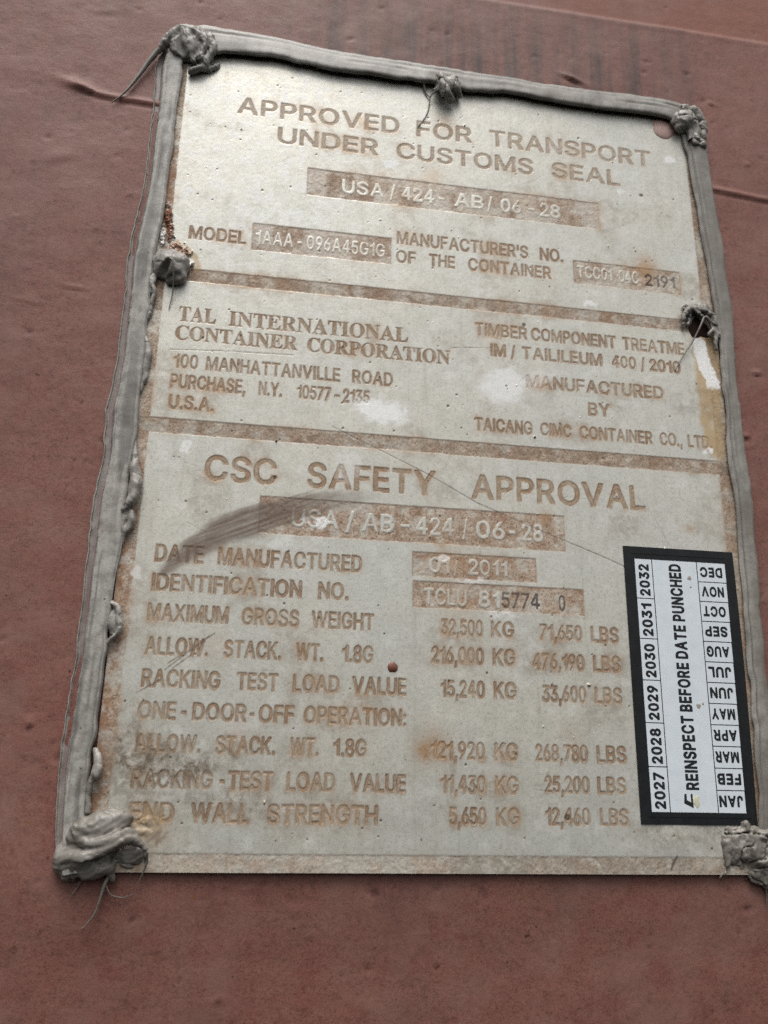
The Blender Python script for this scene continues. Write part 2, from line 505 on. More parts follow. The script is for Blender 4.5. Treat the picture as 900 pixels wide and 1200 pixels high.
# press line: above it the sheet leans back to the sky
cr = 334.4 + (vn2(X, X * 0, 40, 9) - 0.5) * 1.0
over = np.maximum(Y - cr, 0)
H -= over * 0.03 * sstep(40, 150, X) + 0.6 * sstep(0, 1.6, over) * sstep(60, 150, X)
H += 0.10 * np.exp(-((Y - cr + 1.0) / 1.1) ** 2) * sstep(60, 150, X)
stain = sstep(283, 297, Y) * (1 - 0.65 * sstep(300, 345, Y)) * sstep(8, 60, X) * (1 - sstep(196, 216, X))
stain = np.maximum(stain, 0.6 * gauss(X, Y, -72, 150, 24, 120) * (0.4 + 1.2 * fbm2(X, Y, 20, 3, 71)))
stain = np.maximum(stain, 0.35 * sstep(0.55, 0.75, fbm2(X, Y, 26, 4, 73)))
fade = 0.62 * sstep(0, 2, over) * sstep(90, 175, X) * (0.7 + 0.5 * fbm2(X, Y, 12, 3, 31))
wear = np.stack([stain, chip, fade, flake], -1).reshape(-1, 4)
V = np.stack([X, Y, WALL_Z + H], -1).reshape(-1, 3)
wall = make_mesh("container_wall", V, grid_faces(len(wx), len(wy)), M_WALL, origin=(100, 140, WALL_Z), attrs={"wear": wear})
wall['kind'] = "structure"
tag(wall, "red-brown painted steel container wall behind the plate, with a weld seam")

# ------------------------------------------------------------------ glyph outlines: [width, loop, loop...], cap height 200
SANS = {
    'A': [176,[1,2,0,4,0,8,69,197,71,199,74,200,101,200,105,199,108,195,176,8,176,4,175,2,172,0,147,0,142,2,124,50,122,53,55,53,53,52,35,1,30,0,6,0],[66,85,65,87,86,151,89,153,111,87,109,85]],
    'B': [144,[2,2,0,6,1,197,2,199,6,200,78,200,95,197,110,192,120,184,127,176,133,166,136,155,137,141,134,126,126,114,116,105,127,97,133,91,138,83,142,72,144,62,144,49,142,39,137,29,130,19,122,12,110,6,97,2,74,0,6,0],[36,33,35,83,35,85,37,86,76,86,87,84,93,82,99,78,107,68,110,58,109,49,104,41,97,36,89,34,81,33],[36,118,35,166,37,168,83,167,93,163,99,155,102,147,101,137,97,128,90,122,83,119,74,117]],
    'C': [171,[28,22,18,34,9,51,3,68,0,86,0,109,2,128,8,147,16,163,26,176,39,187,53,195,70,201,87,202,105,201,122,197,136,190,151,178,162,163,167,153,170,142,171,134,170,131,165,129,139,130,137,132,133,144,127,153,120,160,109,166,101,168,91,169,80,168,72,166,62,161,54,155,47,147,41,136,37,124,35,111,35,97,36,82,41,64,46,55,52,47,59,41,66,36,74,33,84,31,95,31,103,33,111,35,120,40,130,51,134,59,137,68,140,71,167,71,171,68,171,61,167,47,160,34,149,20,134,9,118,2,99,-2,78,-2,60,2,43,10]],
    'D': [160,[2,2,0,6,1,197,2,199,6,200,76,200,99,196,110,192,120,186,133,176,145,161,153,145,158,124,160,101,158,76,153,56,145,39,135,27,124,17,110,9,95,4,83,1,68,0,6,0],[36,33,35,166,37,168,72,167,85,165,95,162,105,155,113,147,119,137,123,124,125,110,126,93,123,76,119,64,114,55,108,47,99,41,91,37,81,34,70,33]],
    'E': [128,[2,2,0,6,1,197,2,199,6,200,124,199,127,197,127,191,127,172,124,168,37,168,35,166,36,118,116,117,120,115,121,110,121,89,119,87,116,85,36,85,35,83,35,35,37,32,124,32,127,31,128,27,128,4,126,1,122,0,6,0]],
    'F': [126,[2,2,0,6,1,197,2,199,6,200,120,200,124,199,126,195,126,174,125,170,122,168,37,168,35,166,35,116,37,115,114,114,117,110,117,87,116,84,112,82,37,82,35,81,35,4,31,0,6,0]],
    'G': [173,[28,22,18,34,9,51,3,68,0,88,0,109,3,130,9,149,17,165,28,178,40,188,53,195,70,201,89,203,105,201,122,197,136,189,151,178,162,163,170,144,172,136,171,132,167,129,139,130,137,132,130,147,124,155,116,162,105,167,97,169,87,169,70,166,61,161,53,155,47,147,41,136,37,124,35,111,35,97,36,82,39,70,43,59,50,49,57,42,68,36,78,32,89,31,101,32,115,37,126,45,134,57,138,72,136,74,93,74,91,76,90,80,90,101,91,104,95,106,170,106,172,105,173,101,173,68,168,49,160,32,149,19,134,8,118,1,99,-2,78,-2,60,2,43,10]],
    'H': [158,[2,2,0,6,0,20,0,195,2,198,6,200,29,200,33,199,35,197,35,120,37,118,120,118,122,119,123,120,124,197,128,200,153,200,156,199,158,195,158,6,157,2,153,0,128,0,125,2,124,4,123,85,122,86,37,86,35,85,35,83,35,4,31,0,6,0]],
    'I': [38,[0,0,38,0,38,200,0,200]],
    'J': [124,[16,15,8,26,2,43,0,55,0,70,2,74,4,75,29,75,33,74,35,70,35,55,38,45,43,37,49,32,60,30,70,31,78,35,85,42,87,49,88,57,89,196,93,200,120,200,122,198,124,194,124,59,122,41,116,26,108,16,97,7,85,1,70,-2,54,-2,41,0,27,7]],
    'K': [155,[2,2,0,6,0,20,0,195,2,198,6,200,29,200,33,199,35,197,35,118,35,116,37,114,115,199,118,200,149,200,153,199,155,195,154,191,81,112,154,10,155,6,154,2,149,0,122,0,118,1,58,85,56,87,36,66,35,64,35,4,31,0,6,0]],
    'L': [123,[2,2,0,6,0,195,2,198,4,200,31,200,33,199,35,195,36,33,118,32,121,31,123,29,123,6,121,2,118,0,6,0]],
    'M': [200,[2,2,0,6,0,20,0,195,2,198,6,200,39,200,43,199,45,197,92,76,99,54,101,55,109,76,155,197,159,200,195,200,197,199,199,197,200,193,200,6,198,2,195,0,170,0,166,2,165,4,165,122,164,127,115,4,112,0,91,0,87,1,84,4,35,129,34,4,33,2,29,0,6,0]],
    'N': [161,[2,2,0,6,0,20,0,195,2,198,6,200,33,200,37,199,124,62,126,66,126,195,128,199,130,200,155,200,158,199,160,197,161,193,161,6,159,2,155,0,126,0,123,2,37,138,35,139,35,141,35,4,31,0,6,0]],
    'O': [179,[28,22,18,34,9,51,3,68,0,86,0,109,2,128,8,147,16,163,28,178,40,188,53,195,70,201,89,203,105,201,122,197,136,189,151,178,163,162,172,142,177,124,179,101,177,76,172,55,162,37,151,22,136,11,120,2,101,-2,80,-2,62,2,43,10],[53,45,47,53,41,64,38,74,35,86,35,103,36,117,39,130,43,140,48,149,55,156,64,162,72,166,82,169,93,169,103,167,113,163,123,157,131,149,138,136,142,124,144,107,144,88,141,74,136,61,130,51,122,42,111,36,99,32,87,31,74,33,62,39]],
    'P': [141,[2,2,0,6,1,197,2,199,6,200,76,200,95,197,110,191,120,184,128,176,134,166,138,153,141,139,140,124,137,112,132,99,126,91,118,83,110,78,99,73,78,69,36,68,35,4,31,0,6,0],[37,101,35,103,35,166,37,168,81,167,91,163,98,157,104,147,105,132,103,120,96,110,89,105,78,102]],
    'Q': [179,[28,22,17,36,8,52,3,71,0,90,0,111,3,129,8,148,17,165,28,178,41,188,54,196,70,201,89,203,105,201,122,197,136,189,151,177,163,162,172,144,177,123,179,106,179,90,174,63,170,50,163,38,156,28,148,19,169,-10,169,-14,165,-18,138,-18,135,-16,122,2,120,2,107,-1,93,-2,78,-2,66,0,45,9],[53,45,47,53,41,63,38,73,35,86,34,100,35,115,38,127,43,140,48,148,55,156,64,162,72,166,82,169,93,169,103,167,113,163,124,156,131,148,138,135,142,123,144,106,144,90,141,73,136,61,128,48,126,48,109,70,82,70,78,69,76,67,76,63,99,32,86,31,74,33,63,38]],
    'R': [147,[2,2,0,6,1,197,2,199,6,200,78,200,97,197,112,191,124,181,134,168,139,151,141,132,138,116,132,101,122,90,108,81,147,8,147,3,143,0,112,1,109,4,72,72,70,73,37,73,35,72,35,70,35,4,31,0,6,0],[35,108,35,166,37,168,81,167,91,164,99,157,104,147,106,135,103,122,97,113,89,109,76,106,37,106]],
    'S': [148,[17,17,8,29,2,42,0,57,2,60,4,62,33,61,35,59,39,46,45,38,58,32,72,30,89,31,97,34,103,38,108,42,112,47,114,59,111,67,101,75,89,80,43,94,29,102,18,110,9,123,5,137,6,154,8,162,12,171,20,181,29,189,41,196,56,200,72,202,89,202,103,198,116,193,130,182,140,169,143,160,146,150,145,144,143,141,118,140,114,141,111,144,108,156,101,162,89,168,74,170,60,168,47,161,41,152,40,142,41,137,44,133,54,127,66,122,97,113,112,108,125,100,135,92,145,77,148,63,148,46,142,30,132,17,120,8,105,1,87,-3,66,-3,47,0,31,7]],
    'T': [154,[61,2,59,6,59,166,58,168,4,168,0,172,0,197,2,199,6,200,151,199,153,197,154,191,154,172,151,168,95,167,94,4,93,2,89,0,66,0]],
    'U': [159,[20,19,13,28,7,38,3,48,0,61,0,194,1,198,6,200,29,200,33,199,35,196,35,71,37,59,43,46,54,37,66,32,81,30,95,32,107,38,116,47,122,59,123,71,124,196,125,198,128,200,155,199,157,198,159,194,158,65,157,55,154,44,145,27,134,15,120,6,105,0,87,-3,68,-2,49,1,33,9]],
    'V': [176,[71,2,0,191,0,197,3,200,9,200,30,200,34,199,35,197,77,81,88,45,140,197,144,200,173,199,176,197,176,193,107,4,106,2,103,0,74,0]],
    'W': [253,[53,2,0,193,1,198,6,200,30,200,35,197,70,61,72,60,108,197,110,199,114,200,140,200,143,199,146,195,182,56,218,197,220,199,224,200,248,200,251,199,253,197,253,193,202,6,200,2,197,0,167,0,163,3,128,132,126,137,90,4,89,1,84,0,57,0]],
    'X': [174,[2,2,0,6,2,10,66,101,66,103,6,191,4,195,6,198,10,200,37,200,41,199,74,150,87,130,134,199,143,200,164,200,168,199,170,195,169,191,108,103,172,10,174,6,172,2,168,0,141,0,137,2,87,75,37,2,33,0,6,0]],
    'Y': [174,[71,2,69,6,69,81,1,191,0,195,1,197,2,199,6,200,33,200,37,199,87,117,137,198,141,200,168,200,172,199,174,195,173,191,105,81,104,4,103,2,99,0,74,0]],
    '0': [144,[27,15,18,26,10,41,5,57,2,74,0,95,1,120,4,138,8,155,14,167,22,180,33,190,43,196,56,201,68,202,83,202,96,198,111,190,123,178,133,161,139,142,143,120,144,90,141,66,135,45,127,28,118,16,105,6,91,0,72,-3,56,-1,40,5],[51,38,46,45,42,53,36,74,34,103,37,130,42,149,51,162,58,167,64,169,70,170,78,170,87,167,95,159,101,151,105,138,108,124,110,107,109,88,107,70,104,57,99,47,93,39,87,34,78,30,68,30,59,32]],
    '1': [95,[55,0,95,0,95,200,66,200,58,176,36,162,0,156,0,126,55,126]],
    '2': [132,[2,2,0,6,0,22,1,27,83,114,93,130,95,143,93,155,86,164,76,169,62,170,49,167,41,160,36,151,35,139,33,136,29,134,5,135,2,137,1,143,2,155,7,168,13,178,20,186,31,194,43,199,56,202,70,202,83,201,95,196,105,191,112,184,119,176,124,168,127,159,129,149,129,139,127,128,120,112,109,95,91,74,51,33,128,32,130,31,132,27,132,4,130,2,126,0,6,0]],
    '3': [141,[16,18,8,28,2,41,0,55,2,59,4,60,33,59,35,57,39,45,45,37,58,31,72,30,87,32,97,39,101,43,104,49,106,61,104,70,101,76,97,81,91,86,83,90,74,91,47,92,43,94,42,97,43,120,84,167,14,168,11,169,10,174,10,196,12,199,16,200,130,199,133,194,132,174,85,120,103,114,116,108,126,99,135,86,140,72,141,57,139,43,132,28,124,18,112,8,97,1,81,-2,62,-2,45,1,29,8]],
    '4': [146,[80,0,118,0,118,43,146,43,146,77,118,77,118,200,76,200,0,80,0,43,80,43],[80,77,80,142,38,77]],
    '5': [134,[16,17,7,28,2,41,0,55,4,59,31,59,33,57,37,45,45,37,56,31,68,30,80,33,90,41,97,51,99,66,98,78,93,88,87,95,76,101,66,103,53,102,43,98,31,91,8,94,3,97,3,101,14,197,16,199,20,200,122,199,125,194,125,182,125,171,122,168,45,167,40,130,41,129,51,133,62,135,72,135,83,134,93,131,101,127,109,121,118,113,124,104,129,95,132,84,134,74,134,61,133,51,130,41,125,30,116,18,105,9,91,2,76,-2,60,-2,43,1,29,7]],
    '6': [132,[20,16,13,24,6,34,3,45,1,55,0,68,1,78,8,101,23,128,72,198,76,200,103,200,107,196,107,192,63,128,81,127,97,122,110,115,121,103,128,88,132,70,131,51,126,34,118,22,108,11,94,3,78,-2,62,-2,45,0,31,7],[43,39,37,49,34,61,36,76,41,86,49,94,60,98,74,97,85,93,94,82,97,70,98,61,96,53,90,41,81,33,68,29,60,30,54,32]],
    '7': [133,[14,2,13,4,13,8,93,166,91,168,4,168,0,172,0,197,2,199,6,200,126,200,130,199,133,195,132,170,49,4,47,1,43,0,18,0]],
    '8': [140,[15,18,7,28,2,39,0,51,0,64,3,76,10,88,18,98,28,105,20,111,15,117,11,126,8,134,7,142,7,153,12,169,18,180,26,188,37,195,47,199,62,202,76,202,89,200,101,196,112,190,122,180,129,169,132,158,133,142,130,128,123,115,112,105,121,99,128,91,134,82,138,74,140,64,140,53,139,43,135,32,127,20,115,10,99,2,82,-2,64,-2,45,1,28,8],[42,39,39,43,36,49,35,55,35,64,37,70,41,75,51,83,66,87,82,86,95,79,103,70,105,59,104,49,99,40,91,34,78,30,64,30,51,33],[49,126,43,134,41,144,43,155,49,164,60,169,72,171,85,168,94,161,98,153,99,140,96,132,89,124,78,120,68,119,58,121]],
    '9': [132,[26,2,25,4,25,8,69,72,51,73,37,77,23,85,13,95,5,108,1,124,0,141,3,157,8,170,15,180,24,189,35,195,47,200,60,202,74,202,87,200,99,194,109,187,118,178,125,166,130,153,132,139,131,126,128,112,122,96,112,78,60,2,56,0,31,0],[43,111,36,122,34,135,36,149,42,159,51,167,62,170,74,170,85,165,93,155,96,149,97,141,97,126,95,120,91,113,87,109,80,105,68,102,60,102,53,104]],
    ',': [48,[2,-43,0,-38,12,34,16,38,45,37,48,34,48,30,28,-41,27,-43,22,-44,6,-44]],
    '.': [45,[6,6,1,15,0,23,2,31,8,38,16,43,24,43,33,41,40,35,44,27,45,19,43,10,37,3,29,-1,20,-2,12,1]],
    '-': [94,[2,71,0,75,0,96,2,100,4,102,89,102,92,100,94,98,94,73,92,71,89,70,6,70]],
    '/': [93,[1,-27,0,-25,0,-20,61,206,66,209,89,209,92,206,93,202,32,-25,30,-27,26,-28,6,-28]],
    ':': [45,[6,6,1,15,0,23,2,31,8,38,16,43,24,43,33,41,40,35,44,27,45,19,43,10,37,3,29,-1,20,-2,12,1],[6,108,1,116,0,125,2,133,7,139,14,144,22,146,31,144,39,139,44,131,45,123,43,113,37,106,29,101,20,101,12,103]],
    "'": [35,[4,119,2,124,0,196,1,198,6,200,30,200,33,198,35,194,32,122,30,119,26,118,8,118]],
}
HEAVY = {
    'A': [179,[3,4,0,11,1,17,65,194,68,197,74,200,101,200,107,199,111,196,114,192,177,19,179,13,177,7,174,3,168,0,143,0,138,1,134,4,131,7,116,48,65,49,63,49,62,47,48,9,43,2,38,0,13,0,7,1],[78,94,88,123,90,124,100,95,99,94]],
    'B': [148,[3,4,1,9,0,13,0,188,2,194,5,198,11,200,78,200,97,197,107,194,115,190,124,183,132,174,137,163,141,151,141,138,139,124,135,115,127,105,135,97,141,90,145,80,147,70,148,59,147,47,144,38,140,28,132,19,122,11,111,5,97,2,80,0,13,0,7,1],[47,45,47,78,49,79,78,79,86,78,94,74,100,67,101,61,101,55,97,50,94,47,80,45],[47,124,47,155,82,155,90,152,93,147,95,142,94,134,91,130,86,126,76,123,49,123]],
    'C': [173,[28,23,18,35,8,53,3,70,0,89,0,110,3,132,9,149,17,164,28,177,41,188,55,195,72,201,91,202,109,201,124,196,139,188,148,182,155,174,166,157,171,145,173,133,173,128,170,124,166,121,162,120,135,120,129,124,122,141,117,147,110,152,103,155,95,156,85,156,78,155,70,152,62,146,57,139,52,132,49,122,47,112,47,99,47,87,52,70,60,56,72,47,80,45,87,43,103,45,114,51,123,60,128,74,134,79,137,80,160,80,166,79,172,74,173,66,169,49,161,33,149,20,134,8,116,1,99,-2,78,-2,60,2,43,11]],
    'D': [163,[3,4,1,9,0,13,0,188,2,194,5,198,11,200,78,200,92,198,103,195,115,190,124,185,138,173,149,159,157,142,162,122,163,99,161,76,155,55,146,38,136,25,124,16,111,8,95,3,72,0,13,0,7,1],[47,45,47,155,74,155,90,152,98,147,105,141,110,132,114,122,116,109,116,95,115,82,111,70,107,63,102,57,97,53,90,49,72,45]],
    'E': [133,[3,4,1,9,0,13,0,188,2,194,7,199,13,200,120,200,126,198,130,195,132,192,133,184,132,165,130,160,126,157,120,155,47,155,47,124,49,123,115,123,119,123,122,120,125,117,127,113,127,92,125,86,120,80,115,79,47,78,47,45,120,45,126,44,131,40,133,34,133,11,131,5,126,1,120,0,13,0,7,1]],
    'F': [131,[3,4,1,9,0,13,0,188,2,194,7,199,13,200,119,200,126,198,130,194,131,190,131,167,129,161,124,157,119,155,47,155,47,122,49,121,111,121,117,119,120,117,123,113,123,109,123,88,122,82,118,78,113,76,49,76,47,74,47,13,45,6,42,2,36,0,11,0,7,1]],
    'G': [175,[28,23,17,35,9,51,3,68,0,89,0,110,3,132,9,149,17,164,28,177,40,187,55,196,72,201,89,202,109,200,124,196,139,188,155,174,167,157,171,145,174,133,173,128,171,124,166,121,162,120,135,120,129,124,121,141,116,147,110,151,103,155,95,156,85,156,78,155,70,152,62,146,57,139,52,130,49,120,47,110,47,97,48,85,50,76,54,66,59,58,66,51,74,47,82,44,91,43,101,44,110,48,117,53,123,60,126,68,95,68,91,69,87,72,84,76,83,80,83,101,85,107,87,110,95,113,162,113,168,112,172,108,175,103,175,74,173,62,170,51,162,33,149,19,135,8,118,2,99,-2,78,-2,59,3,43,10]],
    'H': [162,[3,4,1,9,0,13,0,188,3,195,7,199,11,200,36,200,42,198,45,194,47,188,47,126,49,124,111,124,113,124,114,126,114,188,116,194,120,198,126,200,149,200,157,197,160,194,162,188,162,13,159,5,155,2,151,0,128,0,122,1,117,5,114,13,114,78,113,80,49,80,47,78,47,13,45,6,42,2,36,0,11,0,7,1]],
    'I': [50,[0,0,50,0,50,200,0,200]],
    'J': [129,[17,16,8,28,2,43,0,62,0,74,1,78,5,82,11,84,36,84,40,84,44,81,47,76,48,57,49,51,52,47,57,44,65,42,72,44,77,47,81,53,82,60,83,191,86,196,92,200,117,200,122,199,128,193,129,187,129,62,127,43,121,28,113,17,101,7,90,2,74,-2,59,-2,44,1,28,7]],
    'L': [129,[3,4,1,9,0,13,0,190,3,196,9,199,38,200,44,195,47,188,47,45,117,45,120,44,124,42,128,36,129,11,127,7,124,3,120,1,117,0,13,0,7,1]],
    'M': [200,[3,4,0,11,0,24,0,188,1,192,3,196,7,199,11,200,44,200,49,199,54,195,99,81,101,81,146,195,149,198,155,200,188,200,192,199,195,197,199,190,200,161,200,13,198,7,195,3,192,1,188,0,165,0,159,2,154,7,153,13,153,80,151,85,119,5,115,1,111,0,90,0,84,2,79,7,47,86,46,82,46,13,45,7,40,1,34,0,11,0,7,1]],
    'N': [164,[3,4,1,9,0,13,0,188,3,195,7,199,13,200,40,200,44,199,47,197,115,91,116,92,116,95,117,192,121,197,128,200,153,200,159,197,162,194,164,188,164,13,163,9,161,5,157,1,151,0,124,0,120,1,117,3,49,108,48,107,47,105,47,13,46,7,42,2,36,0,11,0,7,1]],
    'O': [180,[28,23,18,35,8,53,3,70,0,89,0,110,3,132,9,149,18,164,28,177,41,188,55,195,72,201,89,202,107,201,124,196,139,188,154,176,165,160,174,141,179,122,180,99,178,76,173,55,163,35,149,20,134,9,118,2,99,-2,78,-2,60,2,43,11],[62,55,57,61,52,70,47,87,47,99,47,112,49,122,52,132,57,139,62,146,68,150,76,154,84,156,93,157,101,155,108,153,116,147,122,141,128,132,132,120,133,107,133,91,132,80,128,68,122,59,116,53,109,48,99,44,87,43,78,45,69,49]],
    'P': [145,[3,4,1,9,0,13,0,188,2,194,5,198,11,200,76,200,97,197,115,190,125,182,133,172,139,161,143,149,145,136,144,120,141,107,136,95,130,87,122,80,113,73,103,69,84,64,49,64,47,63,47,11,45,6,42,2,36,0,13,0,7,1],[47,109,47,155,80,155,88,152,94,148,97,140,98,130,96,120,92,114,86,111,78,109]],
    'R': [152,[3,4,1,9,0,13,0,188,2,194,5,198,11,200,76,200,97,197,107,194,116,190,126,182,134,172,140,161,144,147,145,126,143,117,140,107,132,92,118,78,150,19,152,13,149,5,145,2,140,0,113,0,107,2,102,7,70,67,69,68,49,68,47,67,47,11,45,5,40,1,34,0,11,0,7,1],[47,114,47,155,80,155,88,153,95,147,97,140,98,130,96,122,92,117,86,114,76,113,49,113]],
    'S': [152,[18,17,8,31,4,39,1,48,0,62,3,67,7,71,13,72,36,72,40,71,43,69,46,65,49,54,53,49,61,45,72,42,86,43,97,47,104,54,105,62,103,67,95,72,51,85,38,91,26,98,16,107,12,114,8,121,5,137,6,154,12,169,20,180,30,189,43,196,57,200,74,202,90,202,105,198,118,192,127,187,134,181,140,173,145,164,148,154,150,142,148,137,145,133,138,130,115,130,111,131,105,135,101,146,97,152,90,156,80,157,68,157,59,153,53,148,51,140,53,137,55,135,63,130,101,118,118,112,131,104,140,96,145,89,149,81,152,65,151,48,148,39,145,31,136,19,122,8,107,1,90,-2,68,-3,49,0,32,7]],
    'T': [157,[59,4,57,7,55,13,55,155,13,155,5,158,2,161,0,167,0,188,1,193,5,198,13,200,145,200,149,199,155,195,157,190,157,167,156,163,154,159,149,156,145,155,103,155,102,13,101,7,97,2,92,0,67,0,63,1]],
    'U': [162,[20,20,13,29,7,39,3,50,1,62,0,187,2,195,7,198,11,200,36,200,42,198,46,193,47,187,47,73,48,66,52,56,60,48,70,44,82,43,94,45,103,49,109,56,113,66,114,73,114,187,115,193,120,198,126,200,149,200,157,197,160,193,162,187,162,68,160,56,157,46,153,37,147,27,136,15,121,6,105,0,88,-3,67,-2,49,2,34,10]],
    'V': [178,[69,3,65,9,1,182,0,188,2,194,7,199,13,200,38,200,42,199,46,195,48,192,90,74,132,194,136,198,142,200,167,200,172,198,176,195,178,192,178,184,114,7,109,2,103,0,76,0,72,1]],
    'Y': [176,[69,3,66,7,64,13,64,80,1,182,0,188,2,194,5,198,11,200,40,200,45,198,49,194,88,131,130,197,138,200,163,200,169,199,172,196,175,192,176,186,175,182,112,80,112,13,110,7,105,2,99,0,76,0,72,1]],
    '0': [148,[27,16,18,28,10,41,5,58,1,76,0,99,1,120,4,139,10,157,16,170,24,181,34,190,45,196,57,200,70,202,86,201,99,198,115,189,126,178,137,160,143,141,147,118,148,89,145,64,138,43,130,27,119,14,107,6,92,0,74,-2,55,0,40,6],[61,47,53,58,48,76,46,99,48,122,52,139,59,151,67,157,72,158,78,158,84,155,90,150,94,143,98,133,100,122,102,107,100,78,95,58,91,51,86,46,80,43,72,42,67,43]],
    '1': [108,[58,0,108,0,108,200,72,200,62,174,38,160,0,154,0,118,58,118]],
    '2': [137,[3,4,1,9,0,13,0,30,2,36,77,117,86,130,88,140,87,147,82,154,74,157,63,158,56,155,51,151,48,145,46,132,41,126,34,124,9,125,3,129,1,136,2,151,7,167,14,178,22,186,34,194,45,199,59,202,74,202,88,200,100,195,109,190,117,183,123,176,128,167,131,159,134,149,134,138,133,128,128,113,117,95,101,76,72,45,74,45,124,45,130,43,134,40,137,34,137,13,136,7,130,1,124,0,13,0,7,1]],
    '3': [145,[17,18,7,32,4,39,1,49,0,58,1,62,3,66,7,69,13,70,36,70,40,70,46,64,49,53,53,48,61,44,70,42,82,43,92,48,97,55,98,64,97,70,94,76,86,82,74,85,49,85,44,87,41,91,39,97,39,116,40,120,69,155,20,155,15,157,11,161,9,166,9,187,11,194,15,198,20,200,126,200,132,198,136,195,138,189,138,170,137,166,101,124,100,122,114,116,125,108,134,98,141,85,144,72,145,57,142,41,136,29,126,17,113,7,97,1,82,-2,63,-2,45,2,30,8]],
    '7': [138,[16,3,13,9,13,17,82,155,13,155,7,157,2,161,0,167,0,188,2,194,7,199,13,200,126,200,132,198,136,194,138,190,137,163,59,7,55,2,49,0,24,0,20,1]],
    '8': [145,[17,19,10,26,5,35,2,45,0,57,1,70,5,83,12,95,21,105,11,120,7,135,7,153,12,168,18,178,27,187,38,194,49,199,63,202,78,202,92,200,105,195,117,188,126,179,133,168,137,155,138,141,136,128,132,116,124,105,132,97,137,89,141,82,144,72,145,62,145,53,143,43,139,33,130,20,118,10,103,3,86,-1,67,-2,47,1,30,8],[51,49,47,57,48,66,51,72,59,78,70,81,82,80,92,74,96,68,98,62,97,55,93,49,88,45,78,42,67,42,57,45],[58,130,54,135,53,143,55,150,59,155,67,158,76,158,84,156,89,151,92,145,91,137,89,132,84,128,78,125,70,125,63,126]],
    '9': [137,[26,4,23,11,24,19,57,67,41,71,28,77,17,86,9,97,3,111,0,124,0,142,3,157,8,169,17,180,26,189,37,196,51,200,64,202,78,202,91,199,103,194,114,185,124,174,130,163,135,149,137,134,136,120,132,105,126,92,116,74,68,4,64,1,60,0,35,0,30,1],[53,115,48,122,46,132,47,142,51,149,57,155,64,158,72,158,80,155,86,149,90,140,90,128,87,119,80,112,72,109,60,110]],
}
